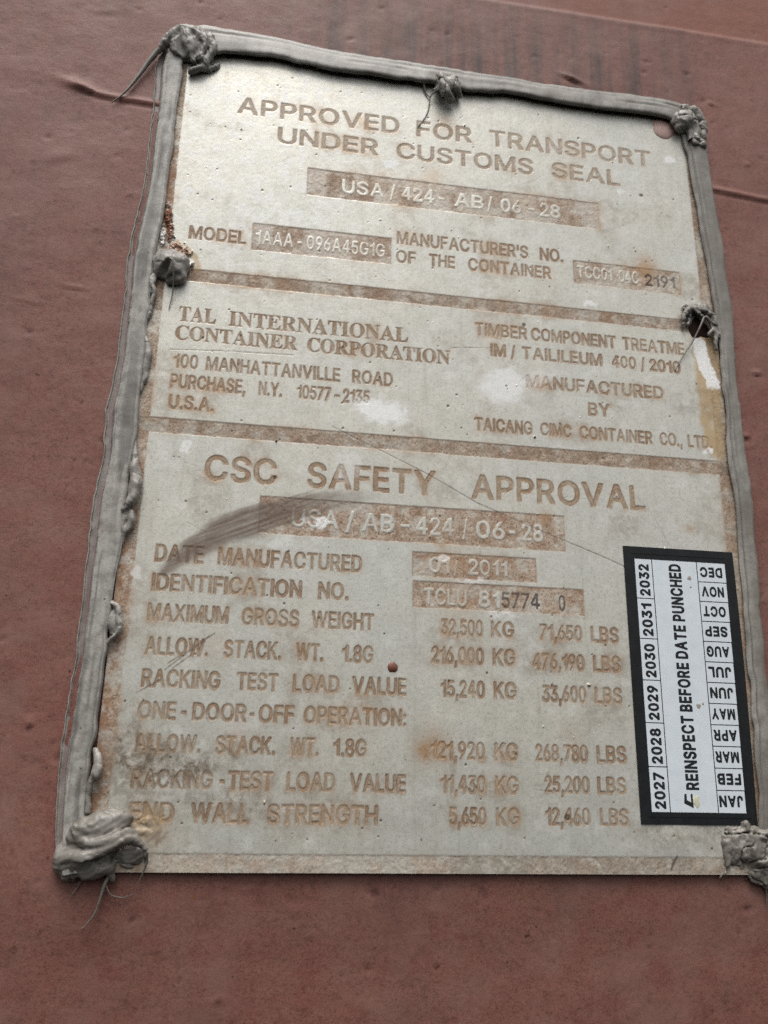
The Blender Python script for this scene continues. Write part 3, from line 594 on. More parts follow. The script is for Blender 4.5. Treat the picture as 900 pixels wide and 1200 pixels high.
SERIF = {
    'T': [176,[37,0,36,7,51,10,57,13,61,18,63,27,63,189,57,190,44,188,35,185,27,180,19,172,14,163,10,152,8,141,7,140,2,140,0,141,0,199,2,200,174,200,176,198,176,189,176,141,174,139,170,139,168,141,165,154,161,166,155,174,148,181,141,185,130,188,121,190,112,190,111,189,111,27,114,18,117,13,126,9,139,7,139,0]],
    'A': [198,[0,0,0,7,9,10,13,13,22,24,94,203,95,205,101,204,103,203,177,29,186,13,192,9,198,7,198,0,105,0,104,7,106,8,115,9,123,11,127,16,128,20,126,29,115,57,104,58,51,58,49,56,38,29,37,18,39,13,44,10,60,7,60,0],[55,71,55,73,82,139,109,73,109,71]],
    'L': [180,[0,0,0,7,15,11,22,16,25,24,26,35,25,176,23,183,20,187,13,191,2,193,0,194,0,198,2,200,101,200,103,198,103,194,101,193,90,192,81,189,77,185,74,176,73,35,75,20,79,14,92,12,117,14,134,19,145,25,154,33,163,46,172,66,174,68,178,68,180,66,169,0]],
    'I': [101,[0,0,0,7,18,12,22,15,25,20,27,31,27,75,26,178,22,187,15,191,0,193,0,199,2,200,99,200,101,199,101,194,81,189,77,184,75,176,74,33,75,22,79,16,86,11,101,8,101,0]],
    'N': [202,[0,1,0,7,15,10,20,13,23,17,25,28,25,55,25,169,9,189,0,193,0,199,59,200,62,199,163,75,164,165,163,178,161,182,158,187,152,190,139,193,137,193,137,198,139,200,141,200,200,200,202,199,202,193,189,191,182,187,180,182,178,174,176,-5,169,-5,167,-3,40,153,39,149,40,24,41,17,44,13,53,9,64,8,65,6,65,2,64,0,62,0]],
    'E': [182,[0,0,0,7,14,9,22,14,26,22,27,35,26,174,24,183,20,187,13,191,2,193,1,194,1,198,2,200,4,200,167,200,169,198,169,189,169,143,167,140,162,141,158,156,152,170,146,176,139,181,123,186,106,189,84,188,79,187,76,185,75,181,74,172,74,110,75,108,90,109,104,115,108,119,114,128,120,150,121,151,125,152,127,150,127,55,127,53,125,52,121,52,120,53,118,66,115,77,111,84,106,90,99,94,92,96,75,98,74,95,74,29,76,18,79,15,84,13,108,13,130,17,143,22,154,30,165,44,174,62,180,63,182,62,182,60,170,0]],
    'R': [204,[0,0,0,7,15,11,22,16,25,24,26,35,25,174,24,181,20,187,13,190,2,192,0,194,0,198,2,200,90,200,114,199,132,196,143,192,154,187,163,181,171,170,175,159,176,141,173,130,169,121,161,112,151,106,134,99,132,97,187,16,194,10,204,7,203,0,143,0,141,1,82,93,75,93,73,93,73,90,73,33,74,22,77,16,81,11,99,7,99,0],[73,104,73,172,75,183,79,187,86,189,97,189,108,186,118,178,124,165,126,154,126,143,125,132,122,123,115,112,106,107,90,103,75,103]],
    'C': [184,[29,24,18,38,9,55,2,75,0,94,1,114,5,134,13,154,23,169,35,181,48,191,62,197,77,202,97,204,112,204,128,201,152,192,158,191,163,192,167,194,174,204,178,204,180,202,180,136,178,135,173,136,165,153,156,166,147,176,136,185,125,191,114,194,103,195,90,192,81,189,75,184,65,171,61,163,55,141,52,116,52,99,53,72,59,48,62,39,70,27,77,21,84,17,92,13,110,10,121,11,132,14,145,19,156,26,166,35,176,46,184,39,178,31,163,15,149,6,133,0,110,-4,86,-4,64,2,45,11]],
    'O': [207,[31,24,18,39,8,57,2,76,0,97,1,119,7,138,15,156,27,171,42,185,60,195,77,202,97,205,119,204,139,199,159,190,174,178,188,163,198,145,204,125,207,105,206,83,201,64,192,44,180,28,165,15,146,4,128,-2,106,-5,86,-4,66,2,47,11],[75,17,68,26,62,37,58,48,54,66,52,101,53,127,55,143,58,154,63,169,69,178,75,185,82,190,93,194,101,195,110,194,123,189,134,180,142,167,148,152,153,130,154,108,154,83,151,57,146,39,142,28,134,17,126,11,112,6,99,6,86,9]],
    'P': [172,[0,0,0,7,15,11,22,16,25,24,26,35,25,174,24,181,20,187,13,190,2,192,0,194,0,198,2,200,92,200,114,199,136,195,145,191,154,185,161,178,167,170,171,161,172,152,172,141,171,130,167,121,161,112,148,101,132,94,110,91,75,90,73,88,73,33,75,20,77,15,81,11,99,7,99,0],[73,101,73,174,74,183,77,187,81,189,92,189,101,188,108,184,112,181,116,174,119,167,121,156,121,143,120,130,118,121,112,111,103,105,90,101]],
}
FONTS = {'S': SANS, 'H': HEAVY, 'R': SERIF}


def word_loops(font, word, x0, x1, base, cap):
    """glyph loops of a word stretched to fill x0..x1 (mm)"""
    F = FONTS[font]
    gap = 26 if font != 'R' else 12
    adv = [F[c][0] for c in word]
    total = sum(adv) + gap * (len(word) - 1)
    sx = (x1 - x0) / total
    sy = cap / 200.0
    x = x0
    res = []
    for c, a in zip(word, adv):
        loops = [np.array(l, float).reshape(-1, 2) * (sx, sy) + (x, base) for l in F[c][1:]]
        res.append(loops)
        x += (a + gap) * sx
    return res


# (font, mode, baseline y, cap height, words with x range) in millimetres from the lower left field corner
# mode: e = etched into the pale field, bN = left standing in recessed box N, dN = stamped dark in box N
LINES = [
    ('S', 'e', 258.7, 7.5, [('APPROVED', 19.7, 81.4), ('FOR', 88.1, 110.1), ('TRANSPORT', 117.3, 184.2)]),
    ('S', 'e', 247.6, 7.2, [('UNDER', 35.3, 73.3), ('CUSTOMS', 80.5, 134.6), ('SEAL', 142.2, 170.4)]),
    ('S', 'b0', 229.1, 5.9, [('USA', 60.2, 75.9), ('/', 78.2, 80.1), ('424', 82.7, 95.1), ('-', 96.8, 99.1), ('AB', 103.1, 114.4), ('/', 115.7, 117.7), ('06', 121.1, 129.2), ('-', 131.9, 134.6), ('28', 136.6, 144.8)]),
    ('S', 'e', 202.5, 5.3, [('MODEL', 6.6, 26.5)]),
    ('S', 'b1', 203.3, 5.7, [('1AAA', 29.9, 43.2), ('-', 44.7, 46.4), ('096A45G1G', 48.1, 76.7)]),
    ('S', 'e', 209.6, 5.4, [("MANUFACTURER'S", 81.1, 131.3), ('NO.', 136.0, 145.1)]),
    ('S', 'e', 201.8, 5.2, [('OF', 80.9, 88.2), ('THE', 93.3, 102.9), ('CONTAINER', 108.1, 140.0)]),
    ('S', 'b2', 204.0, 5.2, [('TCC01', 150.5, 164.4), ('04C', 167.1, 175.1)]),
    ('S', 'd2', 203.6, 5.2, [('2191', 177.7, 190.0)]),
    ('R', 'e', 169.7, 5.5, [('TAL', 5.9, 18.3), ('INTERNATIONAL', 22.9, 85.6)]),
    ('R', 'e', 162.6, 5.2, [('CONTAINER', 5.4, 46.7), ('CORPORATION', 50.2, 100.8)]),
    ('S', 'e', 152.0, 5.1, [('100', 5.8, 13.7), ('MANHATTANVILLE', 16.5, 61.9), ('ROAD', 66.3, 80.4)]),
    ('S', 'e', 144.5, 5.1, [('PURCHASE,', 5.4, 30.1), ('N.Y.', 34.6, 42.3), ('10577', 47.5, 58.9), ('-', 60.3, 62.1), ('2135', 63.3, 72.4)]),
    ('S', 'e', 137.0, 5.0, [('U.S.A.', 5.5, 20.1)]),
    ('S', 'e', 175.3, 5.1, [('TIMBER', 110.3, 129.8), ('COMPONENT', 131.4, 163.9), ('TREATME', 166.6, 191.2)]),
    ('S', 'e', 167.5, 4.9, [('IM', 115.9, 121.6), ('/', 123.5, 125.1), ('TAILILEUM', 127.7, 158.1), ('400', 162.1, 171.3), ('/', 173.3, 174.7), ('2010', 176.7, 188.8)]),
    ('S', 'e', 156.2, 5.1, [('MANUFACTURED', 128.9, 181.1)]),
    ('S', 'e', 147.4, 5.0, [('BY', 151.8, 159.8)]),
    ('S', 'e', 138.1, 4.9, [('TAICANG', 109.8, 130.5), ('CIMC', 133.6, 144.9), ('CONTAINER', 148.1, 175.4), ('CO.,', 178.3, 186.8), ('LTD.', 189.1, 198.4)]),
    ('S', 'e', 113.0, 8.8, [('CSC', 19.0, 42.1), ('SAFETY', 52.4, 95.6), ('APPROVAL', 108.3, 170.6)]),
    ('S', 'b3', 99.2, 6.2, [('USA', 47.8, 63.1), ('/', 65.6, 68.4), ('AB', 71.2, 81.5), ('-', 83.8, 86.9), ('424', 89.2, 102.0), ('/', 104.9, 106.6), ('06', 109.6, 119.6), ('-', 121.1, 123.2), ('28', 125.6, 132.8)]),
    ('S', 'e', 85.1, 5.6, [('DATE', 6.0, 20.9), ('MANUFACTURED', 25.4, 71.3)]),
    ('S', 'b4', 86.5, 5.2, [('01', 93.6, 100.5), ('/', 101.9, 103.3), ('2011', 106.8, 120.2)]),
    ('S', 'e', 75.8, 5.5, [('IDENTIFICATION', 5.9, 52.2), ('NO.', 57.6, 67.2)]),
    ('S', 'b5', 75.8, 5.4, [('TCLU', 91.9, 106.1), ('81', 110.1, 117.3)]),
    ('S', 'd5', 75.8, 5.4, [('5774', 117.9, 131.0), ('0', 137.5, 139.8)]),
    ('S', 'e', 66.4, 5.4, [('MAXIMUM', 5.5, 29.9), ('GROSS', 34.1, 51.8), ('WEIGHT', 55.9, 75.6)]),
    ('S', 'e', 66.0, 5.3, [('32,500', 97.6, 111.4), ('KG', 114.2, 121.7)]),
    ('S', 'e', 65.9, 5.2, [('71,650', 130.6, 145.0), ('LBS', 148.2, 157.7)]),
    ('S', 'e', 56.1, 5.4, [('ALLOW.', 5.8, 24.5), ('STACK.', 29.4, 46.8), ('WT.', 51.5, 59.8), ('1.8G', 65.9, 75.6)]),
    ('S', 'e', 57.0, 5.3, [('216,000', 94.5, 111.5), ('KG', 114.6, 122.0)]),
    ('S', 'e', 56.3, 5.2, [('476,190', 128.0, 145.3), ('LBS', 148.5, 157.7)]),
    ('S', 'e', 46.5, 5.3, [('RACKING', 5.7, 28.8), ('TEST', 33.9, 46.3), ('LOAD', 51.0, 65.2), ('VALUE', 69.4, 86.3)]),
    ('S', 'e', 46.5, 5.3, [('15,240', 97.5, 111.6), ('KG', 114.7, 122.0)]),
    ('S', 'e', 46.1, 5.2, [('33,600', 130.7, 145.4), ('LBS', 148.5, 157.6)]),
    ('S', 'e', 37.1, 5.2, [('ONE', 5.6, 16.5), ('-', 18.2, 19.5), ('DOOR', 21.5, 37.3), ('-', 38.4, 39.6), ('OFF', 41.2, 51.7), ('OPERATION:', 54.8, 86.4)]),
    ('S', 'e', 27.7, 5.2, [('ALLOW.', 5.6, 24.5), ('STACK.', 29.0, 46.5), ('WT.', 51.1, 59.6), ('1.8G', 64.2, 74.1)]),
    ('S', 'e', 27.6, 5.4, [('121,920', 94.3, 111.3), ('KG', 114.6, 122.0)]),
    ('S', 'e', 27.7, 5.2, [('268,780', 127.8, 144.9), ('LBS', 148.1, 157.8)]),
    ('S', 'e', 17.6, 5.3, [('RACKING', 5.7, 28.7), ('-', 30.9, 32.2), ('TEST', 33.4, 46.4), ('LOAD', 50.6, 64.9), ('VALUE', 69.5, 86.4)]),
    ('S', 'e', 17.7, 5.3, [('11,430', 97.5, 111.4), ('KG', 114.7, 122.0)]),
    ('S', 'e', 18.3, 5.1, [('25,200', 130.5, 145.0), ('LBS', 147.8, 157.1)]),
    ('S', 'e', 8.3, 5.5, [('END', 5.9, 18.5), ('WALL', 23.4, 40.0), ('STRENGTH', 45.4, 78.0)]),
    ('S', 'e', 8.5, 5.2, [('5,650', 100.1, 111.5), ('KG', 114.7, 122.0)]),
    ('S', 'e', 8.9, 5.1, [('12,460', 130.4, 144.7), ('LBS', 148.1, 157.3)]),
]
BOXES = [(47.1, 160.5, 226.4, 238.2), (28.6, 79.0, 200.8, 211.8), (149.0, 192.0, 201.2, 211.2),
         (37.4, 140.6, 96.3, 108.9), (88.0, 130.1, 85.0, 93.2), (88.2, 146.2, 74.7, 83.4)]

# ------------------------------------------------------------------ the plate: a fine relief of the etched sheet
ST = 0.25
px = np.arange(-5, 205.01, ST)
py = np.arange(-5, 290.01, ST)
NX, NY = len(px), len(py)
X, Y = np.meshgrid(px, py)
BIG = 9.0
sd_e = np.full(X.shape, BIG); sd_b = np.full(X.shape, BIG); sd_d = np.full(X.shape, BIG)
own_e = np.full(X.shape, -1, np.int16); own_b = np.full(X.shape, -1, np.int16); own_d = np.full(X.shape, -1, np.int16)
for li, (font, mode, base, cap, words) in enumerate(LINES):
    S_, O_ = {'e': (sd_e, own_e), 'b': (sd_b, own_b), 'd': (sd_d, own_d)}[mode[0]]
    for word, x0, x1 in words:
        yb, hh = base, cap
        for loops in word_loops(font, word, x0, x1, yb, hh):
            lo = np.min([l.min(0) for l in loops], 0) - 1.6; hi = np.max([l.max(0) for l in loops], 0) + 1.6
            i0, i1 = max(0, int((lo[0] + 5) / ST)), min(NX, int((hi[0] + 5) / ST) + 2)
            j0, j1 = max(0, int((lo[1] + 5) / ST)), min(NY, int((hi[1] + 5) / ST) + 2)
            sub = loops_sd(X[j0:j1, i0:i1], Y[j0:j1, i0:i1], loops)
            cur = S_[j0:j1, i0:i1]
            w = sub < cur
            cur[w] = sub[w]
            O_[j0:j1, i0:i1][w] = li

f1 = fbm2(X, Y, 0.9, 2, 3) - 0.5
f2 = fbm2(X, Y, 3.0, 3, 4) - 0.5
jit = f1 * 0.34 + f2 * 0.22
field = np.maximum(np.abs(X - 100) - 100, np.abs(Y - 142.6) - 142.6)
div = np.minimum(np.abs(Y - 188.0) - 2.45, np.abs(Y - 131.0) - 2.6)
boxes = np.full(X.shape, BIG)
boxid = np.full(X.shape, -1, np.int16)
for bi, (x0, x1, y0, y1) in enumerate(BOXES):
    b = np.maximum(np.abs(X - (x0 + x1) / 2) - (x1 - x0) / 2, np.abs(Y - (y0 + y1) / 2) - (y1 - y0) / 2)
    boxid[b < 0.0] = bi
    boxes = np.minimum(boxes, b)
R = np.maximum(np.maximum(field, -div), np.maximum(-boxes, -sd_e))   # <0 pale and raised, >0 etched
wornb = 0.40 * (fbm2(X, Y, 7, 3, 21) - 0.42)
R = np.minimum(R, sd_b - 0.06 + wornb)
Rj = R + jit
etch = sstep(-0.15, 0.15, Rj)
patch = fbm2(X, Y, 16, 4, 12)
patch2 = fbm2(X, Y, 6, 4, 14)
letter_etch = sstep(-0.2, 0.2, -sd_e + jit)
edge = np.exp(-((np.abs(sd_e - 0.02 + jit * 0.6)) / 0.18) ** 2) * (0.55 + 0.65 * sstep(0.35, 0.7, patch2))
bandedge = np.exp(-((np.abs(np.minimum(boxes, div)) + np.abs(jit) * 0.5) / 0.22) ** 2)
edge = np.maximum(edge, 0.55 * bandedge)
edge = np.maximum(edge, 0.35 * np.exp(-((sd_b - 0.05 + wornb) / 0.18) ** 2) * (sd_b > 0))
edge = np.clip(edge, 0, 1)
halo = np.exp(-np.clip(-R, 0, 5) / 0.75) * (1 - etch) * (0.08 + 0.62 * sstep(0.5, 0.72, patch)) * np.where(boxes < 0, 0.25, 1.0)
halo += 0.22 * sstep(0.60, 0.80, patch) * np.exp(-np.clip(-R, 0, 9) / 2.5)
for cx, cy, r, a in [(98.9, 266.5, 4.2, .6), (94.5, 241.0, 4.5, .55), (67, 262.5, 4.0, .45), (178.3, 211.5, 5.5, .95), (94.3, 32, 5.0, .9), (92, 29, 3.0, .6),
                     (186.6, 107.3, 1.6, .75), (136.5, 12, 2, .2), (140, 202, 6, .2), (140.0, 36, 5, .28), (134, 108.8, 3, .5), (70, 40, 6, .35),
                     (35, 33, 4, .4), (28, 58, 5, .3), (12, 8, 7, .6), (112, 160, 3, .2), (104, 75, 7, .35), (100, 91, 5, .6), (133, 160, 4, .35)]:
    halo += a * gauss(X, Y, cx, cy, r) * (0.4 + 1.1 * patch2)
halo = np.clip(halo, 0, 1)

white = np.zeros_like(X)
for cx, cy, rx, ry, an, a in [(78.9, 245.1, 2.7, 1.9, -.5, 1), (76.1, 142.5, 9.0, 4.2, -.1, 1.0), (73, 144, 4, 2, .3, .5), (80.0, 140.5, 3.5, 2, .1, .7), (120.3, 156, 9, 6, .3, .75),
                              (132, 160, 7, 3, .3, .35), (5.5, 222.8, 1.6, 1.2, 0, 1), (192.6, 263.6, 3.4, 1.6, .1, .85), (169.5, 244.8, 2, 1.4, 0, .6), (12.1, 123.6, 2.2, 2.4, 0, .7),
                              (1.7, 81.6, 2.2, 2.2, 0, .5), (155.3, 193.5, 3, 1.3, 0, .75), (196.6, 136.9, 1.6, 1.2, 0, .8), (22, 254.6, 1.4, 1, 0, .9), (57, 100.5, 2.4, 2.2, 0, .8), (52, 102, 2, 1.4, 0, .5),
                              (11, 211, 1.5, 1.0, 0, .7), (31, 214.5, 1.3, 1.0, 0, .7), (99.0, 92, 2.2, 1.2, 0, .6), (107, 84.3, 5, .6, 0, .5), (118, 74.0, 6, .5, 0, .4), (45, 93.5, 3.5, 1.8, .2, .35),
                              (66, 121.0, 4, 5, 0, .25), (100, 158, 2.5, 1.5, 0, .3), (40.5, 240, 3, 2.5, 0, .25), (14, 235, 5, 4, 0, .25)]:
    g = gauss(X, Y, cx + f2 * 5, cy + f2 * 4, rx, ry, an)
    white = np.maximum(white, a * (sstep(0.22, 0.62, g) if rx < 3.5 else sstep(0.06, 0.62, g * (0.55 + 0.9 * fbm2(X * 0.6 + Y, Y - X * 0.4, 2.2, 3, 81)))))
chalk = gauss(X, Y, 30, 235, 48, 55) + 0.7 * gauss(X, Y, 70, 275, 70, 12) + 0.5 * gauss(X, Y, 120, 158, 16, 14)
white = np.maximum(white, 0.55 * chalk * sstep(0.50, 0.68, fbm2(X, Y, 2.6, 4, 51)) * (1 - etch))
white = np.maximum(white, 0.16 * sstep(0.58, 0.74, fbm2(X, Y, 5.0, 5, 55)) * (1 - etch))
film_d = poly_dist(X, Y, [(197.4, 181), (198.4, 174), (200.6, 165.5), (201.5, 162)])
white = np.maximum(white, 0.95 * sstep(0.4, -0.4, film_d - 2.5 + f2 * 2.4) * sstep(161.5, 164, Y))

smear_pts = [(9, 82), (16, 90), (26, 96.5), (40, 102), (56, 107.5), (76, 112)]
sdist = poly_dist(X, Y, smear_pts)
swid = np.interp(X, [5, 10, 20, 32, 50, 66, 80], [0.6, 2.2, 4.6, 5.4, 4.8, 2.8, 0.6])
ua = X * 0.913 + Y * 0.407; va_ = -X * 0.407 + Y * 0.913
long = vn2(ua, va_ * 22.0, 18, 61) * 0.6 + vn2(ua, va_ * 9.0, 14, 62) * 0.4 - 0.5
smear = sstep(1.2, -1.8, sdist - swid + f2 * 1.4 + long * 2.2) * np.clip(0.92 + long * 0.45, 0.25, 1) * np.interp(X, [8, 20, 45, 60, 80], [0.9, 1.0, 1.0, 0.7, 0.15])
smear = np.maximum(smear, 0.75 * sstep(0.7, 1.3, gauss(X, Y, 197.5, 190, 9, 7.5) + f2 * 0.8 + 0.35))  # plate darkened under the torn crater, painting the shade of its hole
smear = np.maximum(smear, 0.55 * gauss(X, Y, 99.5, 277.5, 5, 3.0))  # round darker patch on the plate at the top middle clump
for (a, b) in [((12.2, 51.8), (24.5, 62.6)), ((12.8, 53.8), (23.4, 60.9)), ((14.5, 52.4), (19.5, 56.5)), ((4.6, 44.7), (10.5, 48.4)), ((18, 57), (26, 63.5))]:
    smear = np.maximum(smear, 0.9 * sstep(0.30, 0.05, poly_dist(X, Y, [a, b]) + f1 * 0.3))
smear = np.maximum(smear, 0.5 * sstep(0.9, 0.1, poly_dist(X, Y, [(12, 3), (15, 6), (14.5, 2.5), (17, 5.5)]) + f1))

ochre = 0.85 * sstep(1.0, -1.0, poly_dist(X, Y, [(199.5, 182), (199.3, 165), (199.0, 152), (199.6, 136)]) - np.interp(Y, [132, 150, 182], [2.6, 4.2, 4.8]) + f2 * 2.0)
ochre *= (sstep(131, 138, Y) * (1 - 0.6 * white))
rim = np.clip(field + 5, 0, 5)                                           # 0 deep in the field .. 5 at the rim

scratch = sstep(0.26, 0.06, poly_dist(X, Y, [(60.1, 135.2), (71.9, 130.0), (92.6, 120.8), (110.3, 111.4), (134.1, 102.4), (152.0, 96.0), (164.0, 91.3)]) + f1 * 0.15) * (0.45 + 0.5 * patch2)
scratch = np.maximum(scratch, 0.35 * sstep(0.2, 0.03, poly_dist(X, Y, [(167.5, 118.5), (173.3, 111.1), (178.7, 100.6)])))
scratch = np.maximum(scratch, 0.6 * sstep(0.28, 0.05, poly_dist(X, Y, [(4.3, 158.6), (24, 159.9), (45.9, 160.7)]) + f1 * 0.3))
scratch = np.maximum(scratch, 0.5 * sstep(0.28, 0.05, poly_dist(X, Y, [(100.8, 169.1), (108, 169.9), (115.9, 170.6)]) + f1 * 0.4))
scratch = np.maximum(scratch, 0.95 * sstep(0.6, 0.1, poly_dist(X, Y, [(170.4, -3.9), (171.2, -2), (172.4, 0.0)]) + f1 * 0.3))  # dark slit along the crease in the lower edge
for k in range(26):
    a = np.array([rng.uniform(2, 195), rng.uniform(2, 280)]); an = rng.uniform(-0.5, 1.0); L = rng.uniform(2, 9)
    b = a + L * np.array([math.cos(an), math.sin(an)])
    m = (X > a[0] - 1) & (X < b[0] + 1) & (Y > min(a[1], b[1]) - 1) & (Y < max(a[1], b[1]) + 1)
    scratch[m] = np.maximum(scratch[m], rng.uniform(.15, .4) * sstep(0.22, 0.03, poly_dist(X[m], Y[m], [a, b]) + f1[m] * 0.3))
for cx, cy, r in [(179.1, 244.6, .75), (128.7, 181.3, .75), (100.1, 146.4, .5), (137.4, 11.3, .95), (41.7, 115.5, .6), (31.0, 226, .45), (154, 268, .5)] + \
        [(rng.uniform(1, 199), rng.uniform(1, 284), rng.uniform(.16, .38)) for _ in range(240)]:
    m = (np.abs(X - cx) < 2) & (np.abs(Y - cy) < 2)
    scratch[m] = np.maximum(scratch[m], sstep(r + .15, r - .1, np.hypot(X[m] - cx, Y[m] - cy)))

heavy = 0.40 * sstep(0.50, 0.75, patch2) * etch
heavy = np.maximum(heavy, sstep(0.2, 0.9, poly_dist(X, Y, [(-3.5, 238), (-2.5, 215), (-1.0, 205), (4, 199), (8, 192), (7, 187)]) * -0.22 + 1.15 + f2 * 1.6) * 0.95)
heavy = np.maximum(heavy, sstep(0.2, 0.9, 1.1 - np.abs(X + 3.6) * 0.55 + f2 * 1.8) * sstep(100, 86, Y) * 0.7)
heavy = np.clip(heavy, 0, 1)
flaky = sstep(0.62, 0.85, gauss(X, Y, 4.8, 196.5, 6.5, 3.2, -0.75) * 1.05 + gauss(X, Y, -0.2, 207.0, 1.7, 9.0, 0.16) * 1.0 + f2 * 1.3 + f1 * 0.5)
pinkfl = sstep(0.60, 0.8, gauss(X, Y, 7.4, 193.0, 3.0, 2.2, -0.9) + gauss(X, Y, -2.4, 203, 1.8, 6) * 1.05 + f1 * .7)
white = np.maximum(white, 0.75 * pinkfl)
rg = np.hypot((X - 2.0) / 1.05, Y - 191.5)
ochre = np.maximum(ochre, 0.8 * sstep(10.2, 8.6, rg + f2 * 3.5) * sstep(5.5, 8.0, rg) * sstep(0, 3, X) * sstep(188, 192, Y))
ochre = np.maximum(ochre, 0.40 * sstep(0.28, 0.75, gauss(X, Y, 11.0, 7.0, 6.0, 6.0) + f2 * 1.0))
grime = 0.9 * gauss(X, Y, 6, 26, 14, 9) + 0.8 * gauss(X, Y, 24, 24, 16, 4, 0.25) + 0.8 * gauss(X, Y, 4, 4, 12, 9) + 0.6 * gauss(X, Y, 30, 14, 16, 4) + 0.5 * gauss(X, Y, 176, 6, 16, 3.5)
grime = grime + 0.55 * sstep(-0.6, -5, -field) * 0 + 0.45 * etch * (boxid < 0) * (div < 0) + 0.35 * sstep(0.55, 0.75, patch) * (1 - etch)
grime = grime + 0.6 * sstep(281.5, 284.5, Y) + 0.5 * (field > 0) * (X > 100)  # darker along the top edge and on the right half of the border
grime = np.clip(grime, 0, 1)
stamp = 0.88 * sstep(0.12, -0.12, sd_d + jit * 0.6) * (0.55 + 0.8 * patch2)
stamp = np.clip(stamp, 0, 1)
floor_l = letter_etch

# relief
Z = -0.10 * etch + (f1 * 0.12 + f2 * 0.08) * etch + (fbm2(X, Y, 1.6, 3, 33) - 0.5) * 0.03
Z += (fbm2(X, Y, 60, 2, 41) - 0.5) * 0.5
Z -= 0.10 * scratch
Z += 0.03 * white * (0.4 + f1)
Z += flaky * (0.5 + 2.2 * np.abs(f1) + 1.2 * f2) + pinkfl * (0.45 + 1.6 * np.abs(f1))
Z += 0.45 * gauss(X, Y, 174.0, 3.0, 5.0, 7.0) - 0.25 * gauss(X, Y, 169.0, -2.0, 3.0, 5.0)
Z += 0.6 * sstep(0.25, 0.8, gauss(X, Y, 10.5, 8.0, 4.5, 4.0)) * (np.abs(f2) * 2)
Z -= 0.12 * stamp
Z -= 0.35 * sstep(3.5, 5.0, field + 5 - 0.2) * 0

gy, gx = np.gradient(Z, ST)
N = np.stack([-gx, -gy, np.ones_like(Z)], -1)
N /= np.linalg.norm(N, axis=-1, keepdims=True)
P = np.stack([X, Y, Z], -1).reshape(-1, 3)
Nf = N.reshape(-1, 3)
top_worn = 0.28 * sstep(236, 256, Y) * (boxes > 0) * (sd_e < 1.0)
etch_c = etch * (1 - top_worn)
plain = (sd_e > 0.6)
worn = sstep(0.50, 0.70, fbm2(X, Y, 4.5, 5, 91)) * 0.55
worn = np.maximum(worn, sstep(0.36, 0.62, fbm2(X, Y, 9, 4, 92)) * 0.50 * ((boxid >= 0) & (boxid <= 2)))
worn = np.maximum(worn, 0.30 * (Y < 0) + 0.35 * sstep(0.45, 0.6, fbm2(X, Y, 7, 4, 93)) * (Y < 0))
etch_c = etch_c * (1 - np.where(plain, worn, 0.0))
edge = edge * (1 - 1.2 * top_worn)
A1 = np.stack([etch_c, edge, halo, white], -1).reshape(-1, 4)
A2 = np.stack([smear, ochre, scratch, stamp], -1).reshape(-1, 4)
A3 = np.stack([heavy, grime, floor_l, flaky], -1).reshape(-1, 4)

plate = make_empty("data_plate", (100, -5, 0))
tag(plate, "pale rusted metal approval plate with etched lettering, sealed onto the red-brown wall", "data plate")


def fc(a):
    return 0.25 * (a[:-1, :-1] + a[:-1, 1:] + a[1:, 1:] + a[1:, :-1])


cX, cY, cR = fc(X), fc(Y), fc(Rj)
ids = np.full(cR.shape, 0, np.int32)                       # 0 border
# panels 1..3, bands 4..5, boxes 10.., lines 100..
ids[(fc(field) < 0) & (cY > 188)] = 1
ids[(fc(field) < 0) & (cY <= 188) & (cY > 131)] = 2
ids[(fc(field) < 0) & (cY <= 131)] = 3
ids[(np.abs(cY - 188) < 2.45) & (np.abs(cX - 100) < 100)] = 4
ids[(np.abs(cY - 131) < 2.6) & (np.abs(cX - 100) < 100)] = 5
cb = boxid[:-1, :-1]
ids[cb >= 0] = 10 + cb[cb >= 0]
m = (fc(sd_e) < 0); ids[m] = 100 + own_e[:-1, :-1][m]
m = (fc(sd_b) < 0.05) & (cb >= 0); ids[m] = 100 + own_b[:-1, :-1][m]
m = (fc(sd_d) < 0.05) & (cb >= 0); ids[m] = 100 + own_d[:-1, :-1][m]
ids = ids.ravel()
allfaces = grid_faces(NX, NY)


def plate_part(name, pid, parent):
    f = allfaces[ids == pid]
    u, inv = np.unique(f, return_inverse=True)
    return make_mesh(name, P[u], inv.reshape(-1, 4), M_PLATE, parent, normals=Nf[u],
                     attrs={"etching": A1[u], "marks": A2[u], "corrosion": A3[u]})


tag(plate_part("border_band", 0, plate), "recessed rusty border running round the plate")
panels = {}
for pid, lab in ((1, "upper pale panel with the customs seal approval"), (2, "middle pale panel with the two companies' addresses"), (3, "lower pale panel with the weight and test values")):
    panels[pid] = tag(plate_part("panel", pid, plate), lab)
tag(plate_part("divider_band", 4, plate), "upper recessed rusty divider band")
tag(plate_part("divider_band", 5, plate), "lower recessed rusty divider band")
box_objs = {bi: plate_part("number_box", 10 + bi, plate) for bi in range(len(BOXES))}
for li, (font, mode, base, cap, words) in enumerate(LINES):
    par = box_objs[int(mode[1])] if mode[0] in 'bd' else panels[1 if base > 188 else 2 if base > 131 else 3]
    o = plate_part("lettering", 100 + li, par)
    how = {'e': "etched brown lettering reading ", 'b': "raised pale lettering reading ", 'd': "stamped dark digits reading "}[mode[0]]
    tag(o, how + ' '.join(w[0] for w in words))

